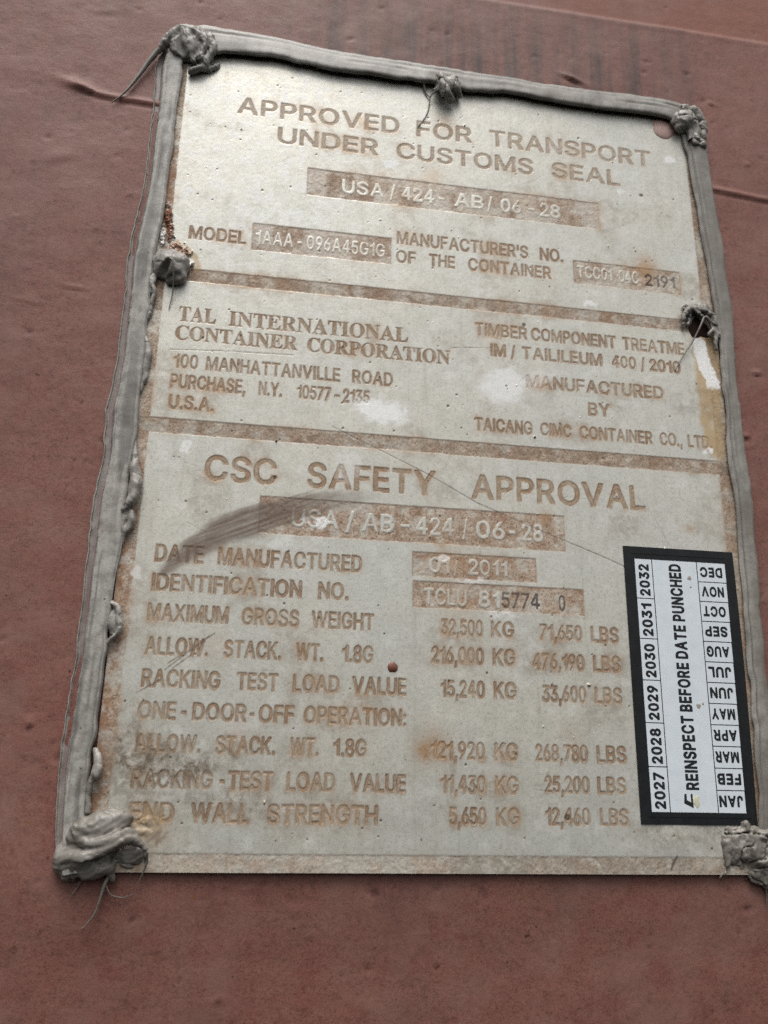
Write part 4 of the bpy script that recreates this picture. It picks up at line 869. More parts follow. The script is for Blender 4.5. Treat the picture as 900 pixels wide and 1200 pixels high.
# sheet thickness under the relief (rolled edge and back)
ex, ey, eb = 0.0, 0.0, -1.15
rimline = np.vstack([P.reshape(NY, NX, 3)[0], P.reshape(NY, NX, 3)[1:, -1], P.reshape(NY, NX, 3)[-1, -2::-1], P.reshape(NY, NX, 3)[-2:0:-1, 0]])
nR = len(rimline)
back = rimline.copy(); back[:, 2] = eb
idx = np.arange(nR); nxt = (idx + 1) % nR
sides = np.stack([idx, idx + nR, nxt + nR, nxt], 1)
edge_o = make_mesh("sheet_edge", np.vstack([rimline, back]), sides, M_EDGE, plate, smooth=False)

# rivet with faded pink paint, half covered by sealant
def dome(cx, cy, z0, r, h, n=28, m=8, wob=0.06, seed=1):
    v = []; 
    for k in range(m):
        t = k / (m - 1)
        rr = r * math.cos(t * math.pi / 2 * 0.98); zz = z0 + h * math.sin(t * math.pi / 2)
        for a in range(n):
            an = 2 * math.pi * a / n
            q = rr * (1 + wob * math.sin(3 * an + seed) + wob * 0.6 * math.sin(5 * an + 2 * seed))
            v.append((cx + q * math.cos(an), cy + q * math.sin(an), zz))
    f = [(k * n + a, k * n + (a + 1) % n, (k + 1) * n + (a + 1) % n, (k + 1) * n + a) for k in range(m - 1) for a in range(n)]
    v.append((cx, cy, z0 + h)); c = len(v) - 1
    f += [((m - 1) * n + a, (m - 1) * n + (a + 1) % n, c) for a in range(n)]
    return np.array(v), f


v, f = dome(191.2, 278.6, -0.3, 5.2, 1.1, wob=0.05)
tag(make_mesh("rivet", v, f, M_PINK, plate), "rivet head with faded pink paint, upper right corner")

v, f = dome(81.9, 55.2, -0.1, 1.75, 0.75, wob=0.05, seed=3)
tag(make_mesh("paint_drop", v, f, M_DROP, origin=(81.9, 55.2, 0)), "small red-brown paint drop on the plate right of 1.8G", "paint drop")

# ------------------------------------------------------------------ inspection sticker
SX0, SX1, SY0, SY1 = 161.3, 201.2, 9.6, 99.6
IX0, IX1, IY0, IY1 = 165.1, 197.8, 13.3, 95.2
YC, MC = 171.3, 187.7                                        # column lines
st = make_empty("inspection_sticker", ((SX0 + SX1) / 2, SY0, 0.3))
tag(st, "black-bordered white sticker with years and months, lower right of the plate", "sticker")


def stz(x, y):
    """height of the sticker's surface: it follows the plate's gentle waviness"""
    i = np.clip(((np.asarray(x) + 5) / ST).astype(int), 0, NX - 1); j = np.clip(((np.asarray(y) + 5) / ST).astype(int), 0, NY - 1)
    return low[j, i] + 0.34


low = (fbm2(X, Y, 60, 2, 41) - 0.5) * 0.5


def sheet(name, x0, x1, y0, y1, dz, thick, mat, parent, nx=6, ny=12, skew=None):
    xs = np.linspace(x0, x1, nx + 1); ys = np.linspace(y0, y1, ny + 1)
    gx_, gy_ = np.meshgrid(xs, ys)
    if skew is not None:
        gx_ = gx_ + skew(gx_, gy_)
    z = stz(gx_, gy_) + dz
    top = np.stack([gx_, gy_, z], -1).reshape(-1, 3)
    bot = top.copy(); bot[:, 2] -= thick
    n = len(top)
    ff = grid_faces(nx + 1, ny + 1).tolist()
    i = np.arange(n).reshape(ny + 1, nx + 1)
    ring = np.r_[i[0, :], i[1:, -1], i[-1, -2::-1], i[-2:0:-1, 0]]
    ff += [(int(a), int(a + n), int(b + n), int(b)) for a, b in zip(ring, np.roll(ring, -1))]
    return make_mesh(name, np.vstack([top, bot]), ff, mat, parent, smooth=False)


def bulge(x, y):
    return np.where(x > SX1 - 0.5, 0.9 * np.sin(np.clip((y - SY0) / (SY1 - SY0), 0, 1) * math.pi) * 0.6 - 0.5 + 0.9 * (y - SY0) / 90, 0.0)


sheet("backing", SX0, SX1, SY0, SY1, 0.0, 0.5, M_BLACK, st, 6, 24, bulge)
for y in (SY0 + 2.2, SY1 - 2.5):                             # raised edges of the clear laminate
    tag(sheet("laminate_edge", SX0 + 2.6, SX1 - 2.2, y, y + 0.22, 0.10, 0.12, M_BLACK, st, 8, 1), "thin raised edge of the clear laminate")


def print_word(word, cx, cy, length, cap, rot, parent, dz=0.05):
    loops_all = []
    g = word_loops('H', word, -length / 2, length / 2, -cap / 2, cap) if ' ' not in word else None
    if g is None:
        g = []
        F = FONTS['H']; gap, sp = 24, 62
        tot = sum(F[c][0] + gap if c != ' ' else sp for c in word) - gap
        sx = length / tot; x = -length / 2
        for c in word:
            if c == ' ':
                x += sp * sx; continue
            g.append([np.array(l, float).reshape(-1, 2) * (sx, cap / 200) + (x, -cap / 2) for l in F[c][1:]])
            x += (F[c][0] + gap) * sx
    co, si = math.cos(rot), math.sin(rot)
    vs, fs = [], []
    for loops in g:
        tri = tessellate_polygon([[Vector((p[0], p[1], 0)) for p in l] for l in loops])
        pts = np.vstack(loops)
        b = len(vs)
        for p in pts:
            x = cx + p[0] * co - p[1] * si; y = cy + p[0] * si + p[1] * co
            vs.append((x, y, float(stz(x, y)) + dz))
        for t in tri:
            a, b_, c = (pts[k] for k in t)
            cr = (b_[0] - a[0]) * (c[1] - a[1]) - (b_[1] - a[1]) * (c[0] - a[0])
            fs.append(tuple(b + k for k in (t if cr > 0 else t[::-1])))
    return tag(make_mesh("lettering", np.array(vs), fs, M_INK, parent, smooth=False), "printed black lettering reading " + word)


LG = 0.16
pan = sheet("text_panel", YC + LG, MC - LG, IY0, IY1, 0.05, 0.10, M_WHITE, st, 4, 14)
print_word("REINSPECT BEFORE DATE PUNCHED", 179.5, 57.1, 74.0, 4.5, math.pi / 2, pan, 0.09)
hy = (IY1 - IY0) / 6
for k in range(6):
    y0 = IY0 + k * hy
    c = sheet("year_cell", IX0, YC - LG, y0 + LG * (k > 0), y0 + hy - LG * (k < 5), 0.05, 0.10, M_WHITE, st, 1, 3)
    print_word(str(2027 + k), (IX0 + YC) / 2 - 0.1 + 0.05, y0 + hy / 2 - 0.4, 11.0, 3.75, math.pi / 2, c, 0.09)
hm = (IY1 - IY0) / 12
for k, mth in enumerate("JAN FEB MAR APR MAY JUN JUL AUG SEP OCT NOV DEC".split()):
    y0 = IY0 + k * hm
    x1 = IX1 - 0.6 + 0.09 * k
    c = sheet("month_cell", MC + LG, x1, y0 + LG * (k > 0), y0 + hm - LG * (k < 11), 0.05, 0.10, M_WHITE, st, 2, 2)
    print_word(mth, (MC + x1) / 2 - 0.1, y0 + hm / 2 + 0.1, 8.2, 3.55, math.pi, c, 0.09)
# hooked arrow below the text
arrow = [(176.5, 18.9), (177.2, 18.9), (177.2, 17.0), (178.6, 16.3), (178.6, 18.9), (179.2, 18.9), (179.3, 14.6), (176.2, 16.0), (176.3, 17.0)]
va = np.array([(x, y, float(stz(x, y)) + 0.09) for x, y in arrow])
tri = tessellate_polygon([[Vector((p[0], p[1], 0)) for p in arrow]])
fa = []
for t in tri:
    a, b_, c = (np.array(arrow[k]) for k in t)
    cr = (b_[0] - a[0]) * (c[1] - a[1]) - (b_[1] - a[1]) * (c[0] - a[0])
    fa.append(t if cr > 0 else t[::-1])
tag(make_mesh("arrow", va, fa, M_INK, pan, smooth=False), "printed black hooked arrow")
v, f = dome(180.6, 16.6, 0, 1.9, 0.12, wob=0.12, seed=5)
v[:, 2] += stz(v[:, 0], v[:, 1]) + 0.05
v[:, 0] = 180.5 + (v[:, 0] - 180.6) * 0.6
tag(make_mesh("adhesive_smudge", v, f, M_GLUE, pan), "yellowish smudge beside the arrow")
for cx, cy, r in ((184.6, 89.4, .75), (184.0, 46.4, .8), (184.8, 86.3, .35), (185.6, 47.2, .4)):
    v, f = dome(cx, cy, 0, r, 0.05, n=14, m=4, wob=0.15, seed=int(cx * 7))
    v[:, 2] += stz(v[:, 0], v[:, 1]) + 0.06
    make_mesh("dirt_spot", v, f, M_EDGE, pan)

# ------------------------------------------------------------------ sealant
seal = make_empty("sealant_frame", (-14, -8, 0))
tag(seal, "grey smeared sealant beads and lumps framing the plate on three sides", "sealant")


def bead(outer, inner, prof, n, seed, film_rows=None, dirt=0.0, rough=1.0, hmod=None, brown=0.0, grooves=()):
    """sweep a profile (s across 0 outer .. 1 inner, z) between two edge lines"""
    O = catmull(outer, n); I = catmull(inner, n)
    t = np.linspace(0, 1, n)
    L = np.r_[0, np.cumsum(np.linalg.norm(np.diff((O + I) / 2, axis=0), axis=1))]
    pr = catmull(prof, 112)
    m = len(pr)
    S_ = pr[:, 0][None, :] * np.ones((n, 1)); Zp = pr[:, 1][None, :] * np.ones((n, 1))
    LL = L[:, None] * np.ones((1, m)); K = np.arange(m)[None, :] * np.ones((n, 1))
    # extrusion striations run along the bead, wandering slightly
    S_ = S_ + rough * 0.05 * (vn2(LL, K * 0, 26, seed) - 0.5) * np.sin(np.pi * np.clip(S_, 0, 1))
    up = sstep(-1.6, 0.5, Zp) * (np.arange(m)[None, :] < m * 0.86)
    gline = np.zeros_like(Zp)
    Zp = Zp + up * rough * (0.55 * (vn2(LL, K * 0.9, 30, seed + 1) - 0.5) + 0.22 * (vn2(LL, K * 0.6, 6, seed + 2) - 0.5) + 0.16 * (vn2(LL * 0.10, K * 0.7, 2.0, seed + 3) - 0.5) + 0.30 * (fbm2(LL, K * 0.3, 22, 3, seed + 5) - 0.5))
    for gi, (g0, gd, gw) in enumerate(grooves):
        fade_ = sstep(0.30, 0.55, vn2(LL, K * 0, 34, seed + 20 + gi)) * 0.6 + 0.4
        wand = 0.05 * (vn2(LL, K * 0, 40, seed + 30 + gi) - 0.5) + 0.012 * (vn2(LL, K * 0, 5, seed + 40 + gi) - 0.5)
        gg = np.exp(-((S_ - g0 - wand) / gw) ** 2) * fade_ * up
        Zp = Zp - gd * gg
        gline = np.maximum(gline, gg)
    if hmod is not None:
        Zp = WALL_Z + (Zp - WALL_Z) * hmod(L / L[-1])[:, None]
    edge_w = rough * (1.3 * (vn2(LL, K * 0, 9, seed + 4) - 0.5) + 0.4 * (vn2(LL, K * 0, 2.5, seed + 14) - 0.5))
    inner_w = rough * (1.5 * (vn2(LL, K * 0, 17, seed + 12) - 0.5) + 0.9 * (vn2(LL, K * 0, 5, seed + 13) - 0.5))
    D = I - O
    Dn = D / np.linalg.norm(D, axis=1, keepdims=True)
    pos = O[:, None, :] + D[:, None, :] * S_[..., None] + Dn[:, None, :] * (edge_w * (1 - np.clip(S_, 0, 1)) + inner_w * np.clip(S_, 0, 1) ** 2)[..., None]
    V_ = np.dstack([pos, Zp]).reshape(-1, 3)
    fil = np.zeros((n, m))
    if film_rows:
        a, b = film_rows
        fil = sstep(a, a + .03, S_) * (1 - sstep(b - .03, b, S_)) * (0.35 + 0.5 * vn2(LL, K, 9, seed + 6))
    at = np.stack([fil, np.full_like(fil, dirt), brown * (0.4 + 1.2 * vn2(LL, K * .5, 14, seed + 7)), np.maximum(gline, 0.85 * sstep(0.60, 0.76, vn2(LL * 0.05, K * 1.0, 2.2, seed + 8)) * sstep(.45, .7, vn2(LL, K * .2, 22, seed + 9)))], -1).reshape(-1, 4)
    return V_, grid_faces(m, n), at


def orient(V_, F_):
    a, b, c = V_[F_[:, 0]], V_[F_[:, 1]], V_[F_[:, 2]]
    nz = np.cross(b - a, c - a)[:, 2].sum()
    return F_ if nz > 0 else F_[:, ::-1]


L_out = [(-9.0, 287), (-11.8, 277), (-11.4, 264.3), (-11.7, 241.2), (-11.3, 220.9), (-13.5, 204.5), (-13.3, 180.6), (-13.5, 160.9), (-14.3, 138.8), (-14.3, 120.8), (-15.0, 97.6), (-14.8, 75.7), (-14.6, 61.2), (-14.9, 44.7), (-15.4, 34.8), (-15.5, 22.8), (-14.4, 8.8), (-13.6, -1.4), (-12, -6)]
L_in = [(-0.5, 287), (-1.6, 274.9), (-2.3, 262.1), (-2.3, 239.3), (-2.5, 217.3), (-3.3, 199.6), (-4.4, 182.5), (-4.1, 164.6), (-3.9, 147.2), (-3.9, 129.0), (-4.5, 111.3), (-4.8, 88.9), (-5.2, 72.7), (-5.4, 59.7), (-5.2, 47.1), (-5.3, 34.9), (-6.1, 22.9), (-6.0, 11.4), (-5.8, 0.1), (-6, -5)]
prof_l = [(0.0, -2.4), (0.02, -1.3), (0.05, -1.0), (0.08, -1.75), (0.16, -1.9), (0.25, -1.7), (0.29, -0.2), (0.33, 1.0), (0.40, 1.5), (0.52, 1.75), (0.66, 1.9), (0.80, 1.9), (0.90, 1.8), (0.95, 1.55), (0.99, 1.2), (1.0, 0.8), (0.975, 0.45), (0.92, 0.3), (0.87, -0.2), (0.86, -1.2)]
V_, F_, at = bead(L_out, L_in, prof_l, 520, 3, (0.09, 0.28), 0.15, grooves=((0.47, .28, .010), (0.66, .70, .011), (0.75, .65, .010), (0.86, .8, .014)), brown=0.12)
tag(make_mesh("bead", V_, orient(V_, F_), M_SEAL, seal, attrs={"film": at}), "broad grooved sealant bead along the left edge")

T_out = [(-4, 295), (3.0, 297.3), (12.9, 296.4), (24.3, 296.6), (41.0, 295.8), (58.0, 294.2), (75.1, 293.4), (92.4, 293.0), (109.9, 293.0), (127.8, 292.7), (145.8, 292.0), (164.2, 292.3), (186.7, 293.6), (198.0, 292.4), (207.1, 287.5), (211, 280)]
T_in = [(0, 281), (7.6, 281.9), (15.4, 284.6), (25.0, 284.7), (34.7, 284.7), (44.5, 284.0), (54.5, 282.3), (67.7, 283.0), (84.6, 283.1), (94.8, 282.8), (106.8, 282.0), (119.0, 282.9), (140.1, 283.1), (161.6, 282.4), (183.5, 282.8), (194.6, 281.4), (199.5, 277), (200, 272)]
prof_t = [(0.0, -2.4), (0.02, -1.0), (0.08, 1.2), (0.18, 2.4), (0.36, 2.8), (0.60, 3.15), (0.82, 3.3), (0.93, 3.25), (0.99, 2.9), (1.01, 2.3), (0.98, 1.6), (0.88, 1.15), (0.74, 0.9), (0.62, 0.3), (0.58, -1.0)]
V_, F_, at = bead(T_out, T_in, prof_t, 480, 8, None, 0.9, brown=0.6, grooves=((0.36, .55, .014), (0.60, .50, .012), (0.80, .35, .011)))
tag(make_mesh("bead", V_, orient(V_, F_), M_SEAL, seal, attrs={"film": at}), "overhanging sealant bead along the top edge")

R_out = [(205, 291), (208.6, 286), (210.2, 277.2), (210.1, 262.4), (210.7, 252.1), (211.8, 234.1), (212.3, 214.5), (212.4, 191.9), (211.7, 166.5), (211.2, 145), (211.4, 138.9), (212.4, 132), (211.9, 115.9), (210.9, 87.6), (210.1, 63.8), (209.2, 38.4), (207.5, 14.2), (206, 0)]
R_in = [(196, 283), (197.0, 279), (198.1, 272.0), (199.4, 263.8), (200.6, 251.7), (201.7, 233.8), (203.6, 210.9), (204.5, 190.6), (204.2, 167.3), (204.0, 146), (203.9, 140.0), (204.0, 132), (204.1, 117.3), (204.4, 98.6), (203.9, 77.5), (203.1, 54.5), (202.3, 32.6), (200.6, 11.6), (200, 0)]
prof_r = [(0.0, -2.4), (0.03, -1.2), (0.10, 0.4), (0.22, 1.5), (0.40, 1.9), (0.58, 2.0), (0.76, 1.9), (0.90, 1.6), (0.98, 1.25), (1.0, 0.9), (0.97, 0.5), (0.88, 0.35), (0.80, -0.2), (0.78, -1.0)]
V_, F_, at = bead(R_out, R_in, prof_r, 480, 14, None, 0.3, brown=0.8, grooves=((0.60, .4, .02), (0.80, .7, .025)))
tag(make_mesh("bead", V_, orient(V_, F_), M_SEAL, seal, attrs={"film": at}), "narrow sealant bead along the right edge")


# --- lumps: signed-distance modelling and surface nets
def surface_nets(Fv, org, h):
    nx, ny, nz = Fv.shape
    s = Fv < 0
    c = np.zeros((nx - 1, ny - 1, nz - 1), np.int8)
    for a in (0, 1):
        for b in (0, 1):
            for d_ in (0, 1):
                c += s[a:nx - 1 + a, b:ny - 1 + b, d_:nz - 1 + d_]
    act = (c > 0) & (c < 8)
    idx = -np.ones(act.shape, np.int64)
    cells = np.argwhere(act)
    idx[act] = np.arange(len(cells))
    acc = np.zeros((len(cells), 3)); cnt = np.zeros(len(cells))
    corners = [(a, b, d_) for a in (0, 1) for b in (0, 1) for d_ in (0, 1)]
    for p in corners:
        for ax in range(3):
            if p[ax] == 0:
                q = list(p); q[ax] = 1
                fa_ = Fv[cells[:, 0] + p[0], cells[:, 1] + p[1], cells[:, 2] + p[2]]
                fb_ = Fv[cells[:, 0] + q[0], cells[:, 1] + q[1], cells[:, 2] + q[2]]
                cr_ = (fa_ < 0) != (fb_ < 0)
                t = np.where(cr_, fa_ / np.where(cr_, fa_ - fb_, 1), 0)
                pt = np.tile(np.array(p, float), (len(cells), 1)); pt[:, ax] = t
                acc[cr_] += pt[cr_]; cnt[cr_] += 1
    V_ = org + h * (cells + acc / cnt[:, None])
    quads = []
    for ax in range(3):
        o1, o2 = [a for a in range(3) if a != ax]
        sl0 = [slice(None)] * 3; sl1 = [slice(None)] * 3
        sl0[ax] = slice(0, -1); sl1[ax] = slice(1, None)
        a_, b_ = s[tuple(sl0)], s[tuple(sl1)]
        e = np.argwhere(a_ != b_)
        ok = (e[:, o1] > 0) & (e[:, o2] > 0) & (e[:, o1] < Fv.shape[o1] - 1) & (e[:, o2] < Fv.shape[o2] - 1)
        e = e[ok]
        def g(d1, d2):
            q = e.copy(); q[:, o1] += d1; q[:, o2] += d2
            return idx[q[:, 0], q[:, 1], q[:, 2]]
        q = np.stack([g(-1, -1), g(0, -1), g(0, 0), g(-1, 0)], 1)
        inside_low = a_[e[:, 0], e[:, 1], e[:, 2]]
        flip = inside_low if ax != 1 else ~inside_low
        q[~flip] = q[~flip][:, ::-1]
        quads.append(q)
    return V_, np.vstack(quads)


def smin(a, b, k):
    h_ = np.clip(0.5 + 0.5 * (b - a) / k, 0, 1)
    return b * (1 - h_) + a * h_ - k * h_ * (1 - h_)


def chain(Xg, Yg, Zg, pts, zs=1.0):
    """tapered tube through (x, y, z, r)"""
    d_ = np.full(Xg.shape, 1e9)
    q = catmull(pts, max(6, 5 * len(pts)))
    for a, b in zip(q[:-1], q[1:]):
        v_ = b[:3] - a[:3]; L2 = (v_ ** 2).sum() + 1e-9
        t = np.clip(((Xg - a[0]) * v_[0] + (Yg - a[1]) * v_[1] + (Zg - a[2]) * v_[2]) / L2, 0, 1)
        dd = np.sqrt((Xg - a[0] - t * v_[0]) ** 2 + (Yg - a[1] - t * v_[1]) ** 2 + ((Zg - a[2] - t * v_[2]) * zs) ** 2) - (a[3] + (b[3] - a[3]) * t)
        d_ = np.minimum(d_, dd)
    return d_


def lump(name, label, bounds, adds, cuts=(), k=0.8, ridge=0.25, ridge_dir=(0.4, 1.0, 0.3), ridge_s=1.3, rough=0.5, h=0.34, seed=1, mat=None, parent=None, brown=0.35, crease=1.0):
    (x0, x1), (y0, y1), (z0, z1) = bounds
    gx_ = np.arange(x0, x1, h); gy_ = np.arange(y0, y1, h); gz_ = np.arange(z0, z1, h)
    Xg, Yg, Zg = np.meshgrid(gx_, gy_, gz_, indexing='ij')
    wx_ = (vn3(Xg, Yg, Zg, 4.0, seed) - 0.5) * 1.6; wy_ = (vn3(Xg, Yg, Zg, 4.0, seed + 5) - 0.5) * 1.6
    Xw, Yw = Xg + wx_, Yg + wy_
    F_ = np.full(Xg.shape, 1e3)
    for a in adds:
        if a[0] == 'e':
            _, c, r = a
            q = np.sqrt(((Xw - c[0]) / r[0]) ** 2 + ((Yw - c[1]) / r[1]) ** 2 + ((Zg - c[2]) / r[2]) ** 2)
            d_ = (q - 1) * min(r)
        else:
            d_ = chain(Xw, Yw, Zg, a[1])
        F_ = smin(F_, d_, k)
    u = Xw * ridge_dir[0] + Yw * ridge_dir[1] + Zg * ridge_dir[2] + (vn3(Xg, Yg, Zg, 3.0, seed + 9) - 0.5) * 3
    F_ = F_ + ridge * (np.abs(np.sin(u / ridge_s)) - 0.6) + rough * (vn3(Xg, Yg, Zg, 2.2, seed + 2) - 0.5) + 0.35 * rough * (vn3(Xg, Yg, Zg, 0.9, seed + 3) - 0.5)
    cn = np.abs(vn3(Xg, Yg, Zg, 3.4, seed + 11) - 0.5); cn2 = np.abs(vn3(Xg, Yg, Zg, 1.7, seed + 12) - 0.5)
    F_ = F_ + crease * (np.clip(0.07 - cn, 0, 1) * 9.0 + np.clip(0.05 - cn2, 0, 1) * 5.0)
    for c in cuts:
        d_ = chain(Xw, Yw, Zg, c)
        F_ = -smin(-F_, d_, 0.35)
    V_, Q_ = surface_nets(F_, np.array([gx_[0], gy_[0], gz_[0]]), h)
    at = np.zeros((len(V_), 4)); at[:, 1] = 0.2; at[:, 2] = brown * (0.3 + 1.4 * vn3(V_[:, 0], V_[:, 1], V_[:, 2], 5.0, seed + 7))
    o = make_mesh(name, V_, Q_, mat or M_SEAL, parent or seal, attrs={"film": at})
    return tag(o, label)


clumpA = lump("clump", "folded sealant clump on the upper left corner", ((-18, 17), (268, 301), (-3, 9)),
     [('e', (1, 286, 1.2), (9.0, 8.0, 4.3)),
      ('c', [(-13, 279.5, -0.6, .7), (-10, 284.5, 1.0, 1.5), (-6.5, 288.5, 3.0, 1.7), (-2, 290.5, 4.0, 1.6), (2, 289.5, 4.6, 1.5), (4.2, 286, 4.8, 1.2)]),
      ('c', [(-3.2, 290, 4, 1.3), (-0.5, 286.5, 4.8, 1.2), (1.4, 281.5, 4.4, 1.1), (2.2, 277.5, 3.2, 1.0)]),
      ('c', [(2.5, 291, 3.5, 1.5), (5.2, 287.5, 4.4, 1.2), (5.6, 283, 4.6, 1.1), (4.5, 278.5, 3.6, 1.1)]),
      ('c', [(7.5, 290, 2.4, 2.0), (8.6, 285.5, 3.2, 1.6), (8.0, 281, 2.8, 1.4), (5.5, 276.5, 2.2, 1.5), (1.5, 273.8, 1.4, 1.4)]),
      ('c', [(4, 277, 1.2, 1.4), (8, 276.4, .9, 1.3), (11.2, 279, .5, .9)])],
     [[(-3.6, 285.5, 5.8, 1.5), (-2.4, 281.5, 4.6, 1.7), (-.6, 277, 3.6, 1.2)], [(2.3, 287, 6.4, .6), (3.4, 283, 6.2, .8), (3.4, 279, 5.2, .6)], [(7.0, 288, 5.4, .5), (6.9, 283.5, 5.5, .7), (6.0, 279.5, 4.6, .4)], [(-4, 287.5, 6.0, .5), (-7, 285.2, 4.4, .5)]],
     k=1.2, ridge=0.2, ridge_dir=(1.0, 0.35, 0.2), ridge_s=0.55, seed=2, crease=.35, brown=.6)
clumpB = lump("clump", "dark torn sealant lump on the middle of the top bead", ((88, 112), (269, 293), (-2, 9)),
     [('e', (100.5, 283, 2), (5.0, 4.0, 2.8)), ('c', [(97, 286.5, 3.5, 1.4), (96.6, 282, 4.8, 1.7), (98.4, 278, 4.6, 1.9), (101, 275.6, 3.0, 1.4)]),
      ('c', [(101.5, 286, 3.6, 1.3), (102.6, 281.5, 4.2, 1.5), (104.5, 279, 2.6, 1.2)]), ('c', [(94.5, 279.5, 2.6, .8), (97, 280, 4, 1.0)])],
     [[(99.8, 284, 6.2, .6), (100.6, 280, 6.0, 1.0), (100.8, 277.5, 5.2, .8)], [(95.4, 282.2, 5.2, .9), (94.6, 277.8, 3.4, 1.1)]], k=1.2, ridge=0.2, ridge_dir=(1, .3, .4), ridge_s=.5, seed=4, brown=.85)
clumpC = lump("clump", "rounded sealant lump over the upper right corner rivet", ((190, 214), (267, 293), (-3, 10)),
     [('e', (199.0, 281, 2.2), (5.4, 5.2, 4.2)), ('c', [(200, 288, 2.5, 2.0), (205, 285.5, 2.5, 2.2), (207, 279, 1.8, 2.2), (206.5, 272, 1.2, 2.0)]), ('c', [(203, 278, 3, 1.5), (203.2, 272, 2.2, 1.4)])],
     [[(203.0, 281.5, 7.5, 1.1), (202.2, 277.5, 5.5, 1.9), (201.6, 275, 4.2, 1.3)], [(204.8, 284, 6, .5), (206, 280.5, 5, .7)], [(208.5, 277, 4.2, .7), (208.7, 274.6, 4, .6)], [(207.2, 268.5, 4.5, .8), (207.4, 267.6, 1.5, .8)]], k=.9, ridge=.16, ridge_s=1.1, rough=.7, seed=6, brown=.5)
clumpD = lump("clump", "domed sealant lump with a hole beside the left divider end", ((-8, 12), (177, 201), (-2, 9)),
     [('e', (1.6, 190, 0.6), (6.6, 6.4, 5.2)), ('c', [(-4.4, 185, 0.8, 1.2), (-3.6, 182, 1.0, 1.0), (-4, 179, .6, .8)]), ('c', [(6.2, 190, 1.5, 1.6), (5.2, 185, 1.6, 1.8), (1.5, 183.2, 1.0, 1.2)])],
     [[(1.6, 190.2, 7.2, .8), (1.2, 188.4, 5.0, 1.2), (-.6, 185.6, 3.6, 1.8), (-2.2, 183.4, 2.6, 1.3)], [(-1, 195.8, 5.8, .3), (3, 193.6, 6.4, .3), (6, 192.6, 4.6, .3)]], k=1.0, ridge=.10, ridge_dir=(.7, .7, .2), ridge_s=.8, rough=.35, seed=8, crease=.3, brown=.6)
clumpE = lump("clump", "torn sealant crater with a dark hole at the right edge", ((186, 209), (176, 202), (-2, 8)),
     [('c', [(191.4, 186.5, .6, .8), (191, 190.5, 1.4, 1.0), (193.4, 193.6, 1.8, 1.0), (198, 194.4, 2.2, 1.2), (202, 192, 2.4, 1.3), (203.6, 187.5, 2.0, 1.2), (203.4, 182.5, 1.6, 1.0), (203.8, 178.5, 1.0, .7)]),
      ('c', [(193.6, 193.0, 1.2, .6), (194.2, 190, 1.0, .6), (193.2, 187.2, .8, .6)]), ('c', [(196, 193.5, 2.0, .8), (198.2, 191.3, 2.6, .6), (200.4, 190, 2.6, .8), (202, 187.2, 2.2, .7)]),
      ('c', [(200.2, 184.2, 1.6, .7), (202.5, 185.3, 2.2, .8), (204.5, 183.7, 1.6, .6)]), ('e', (198, 195, .4), (6.0, 2.6, 1.6))],
     [[(197.5, 188.2, 3.2, 1.6), (200, 186.5, 3.0, 1.2)]], k=.7, ridge=.2, ridge_dir=(.8, .5, .3), ridge_s=.5, rough=.6, seed=10, brown=.8)
clumpF = lump("clump", "large fist-like folded sealant clump on the lower left corner", ((-20, 17), (-15, 17), (-3.2, 9)),
     [('e', (-2.0, 6.4, 0.6), (7.4, 4.6, 4.0)), ('e', (-9.6, -1.6, -1.0), (4.4, 5.6, 3.0)), ('e', (-5.5, -1.0, 0), (7.0, 5.0, 3.2)),
      ('c', [(-9.5, -1.6, 1.0, 1.8), (-5, -.8, 2.8, 2.0), (0, 1.0, 3.8, 2.0), (4.5, 3.4, 4.0, 1.7), (8.5, 4.2, 3.6, 1.4), (11.2, 2.4, 3.0, 1.0), (12.0, -.4, 2.2, .7), (11.6, -3.0, 1.2, .4)]),
      ('c', [(-8.4, 4.4, 1.8, 1.5), (-4.5, 2.8, 3.8, 1.3), (0.5, 3.4, 4.6, 1.2), (5.5, 5.6, 4.0, 1.2), (8.6, 5.8, 3.0, .9)]),
      ('c', [(-4.5, -5.4, -.2, 1.8), (-.5, -4.2, .8, 2.0), (2.6, -4.2, .6, 1.6), (3.4, -7.0, -.6, .7)]), ('e', (6.6, -.4, .1), (5.6, 3.4, 1.0)),
      ('e', (2.6, 9.4, .2), (4.6, 2.6, 2.2))],
     [[(-9, 6.0, 3.6, .45), (-4.5, 4.3, 5.4, .6), (.5, 4.9, 6.0, .5), (4.5, 6.9, 5.2, .4)], [(-7.4, 2.2, 4.2, .5), (-2.4, 1.9, 5.8, .5), (2.6, 3.0, 6.2, .45), (6, 4.9, 5.4, .35)],
      [(-3.2, 10.6, 5.0, .32), (-2.8, 7.4, 5.6, .36), (-2.4, 5.6, 5.4, .3)], [(.8, 10.0, 4.8, .3), (1.4, 7.4, 5.2, .32)], [(-5.8, 8.4, 4.6, .3), (-6.0, 6.6, 4.6, .3)],
      [(-13.6, 2.0, 2.6, .5), (-10.4, .6, 3.0, .6), (-8.8, 2.8, 3.2, .6), (-9.2, 6, 3.0, .6)],
      [(-6.6, -3.0, 4.2, .7), (-1, -1.6, 4.2, .9), (4.4, .6, 3.2, 1.2), (8.6, 1.4, 2.2, 1.1)], [(-14.0, -3.0, 2.6, .35), (-10, -3.6, 2.8, .35)], [(-8.4, -8, 2.0, .8), (-7.6, -4.4, 3.0, .7)]],
     k=1.0, ridge=.12, ridge_dir=(-.35, 1, .35), ridge_s=.6, rough=.5, seed=12, brown=1.0, crease=.35)  # the clump's deep brown also stands in for dim light near the bottom
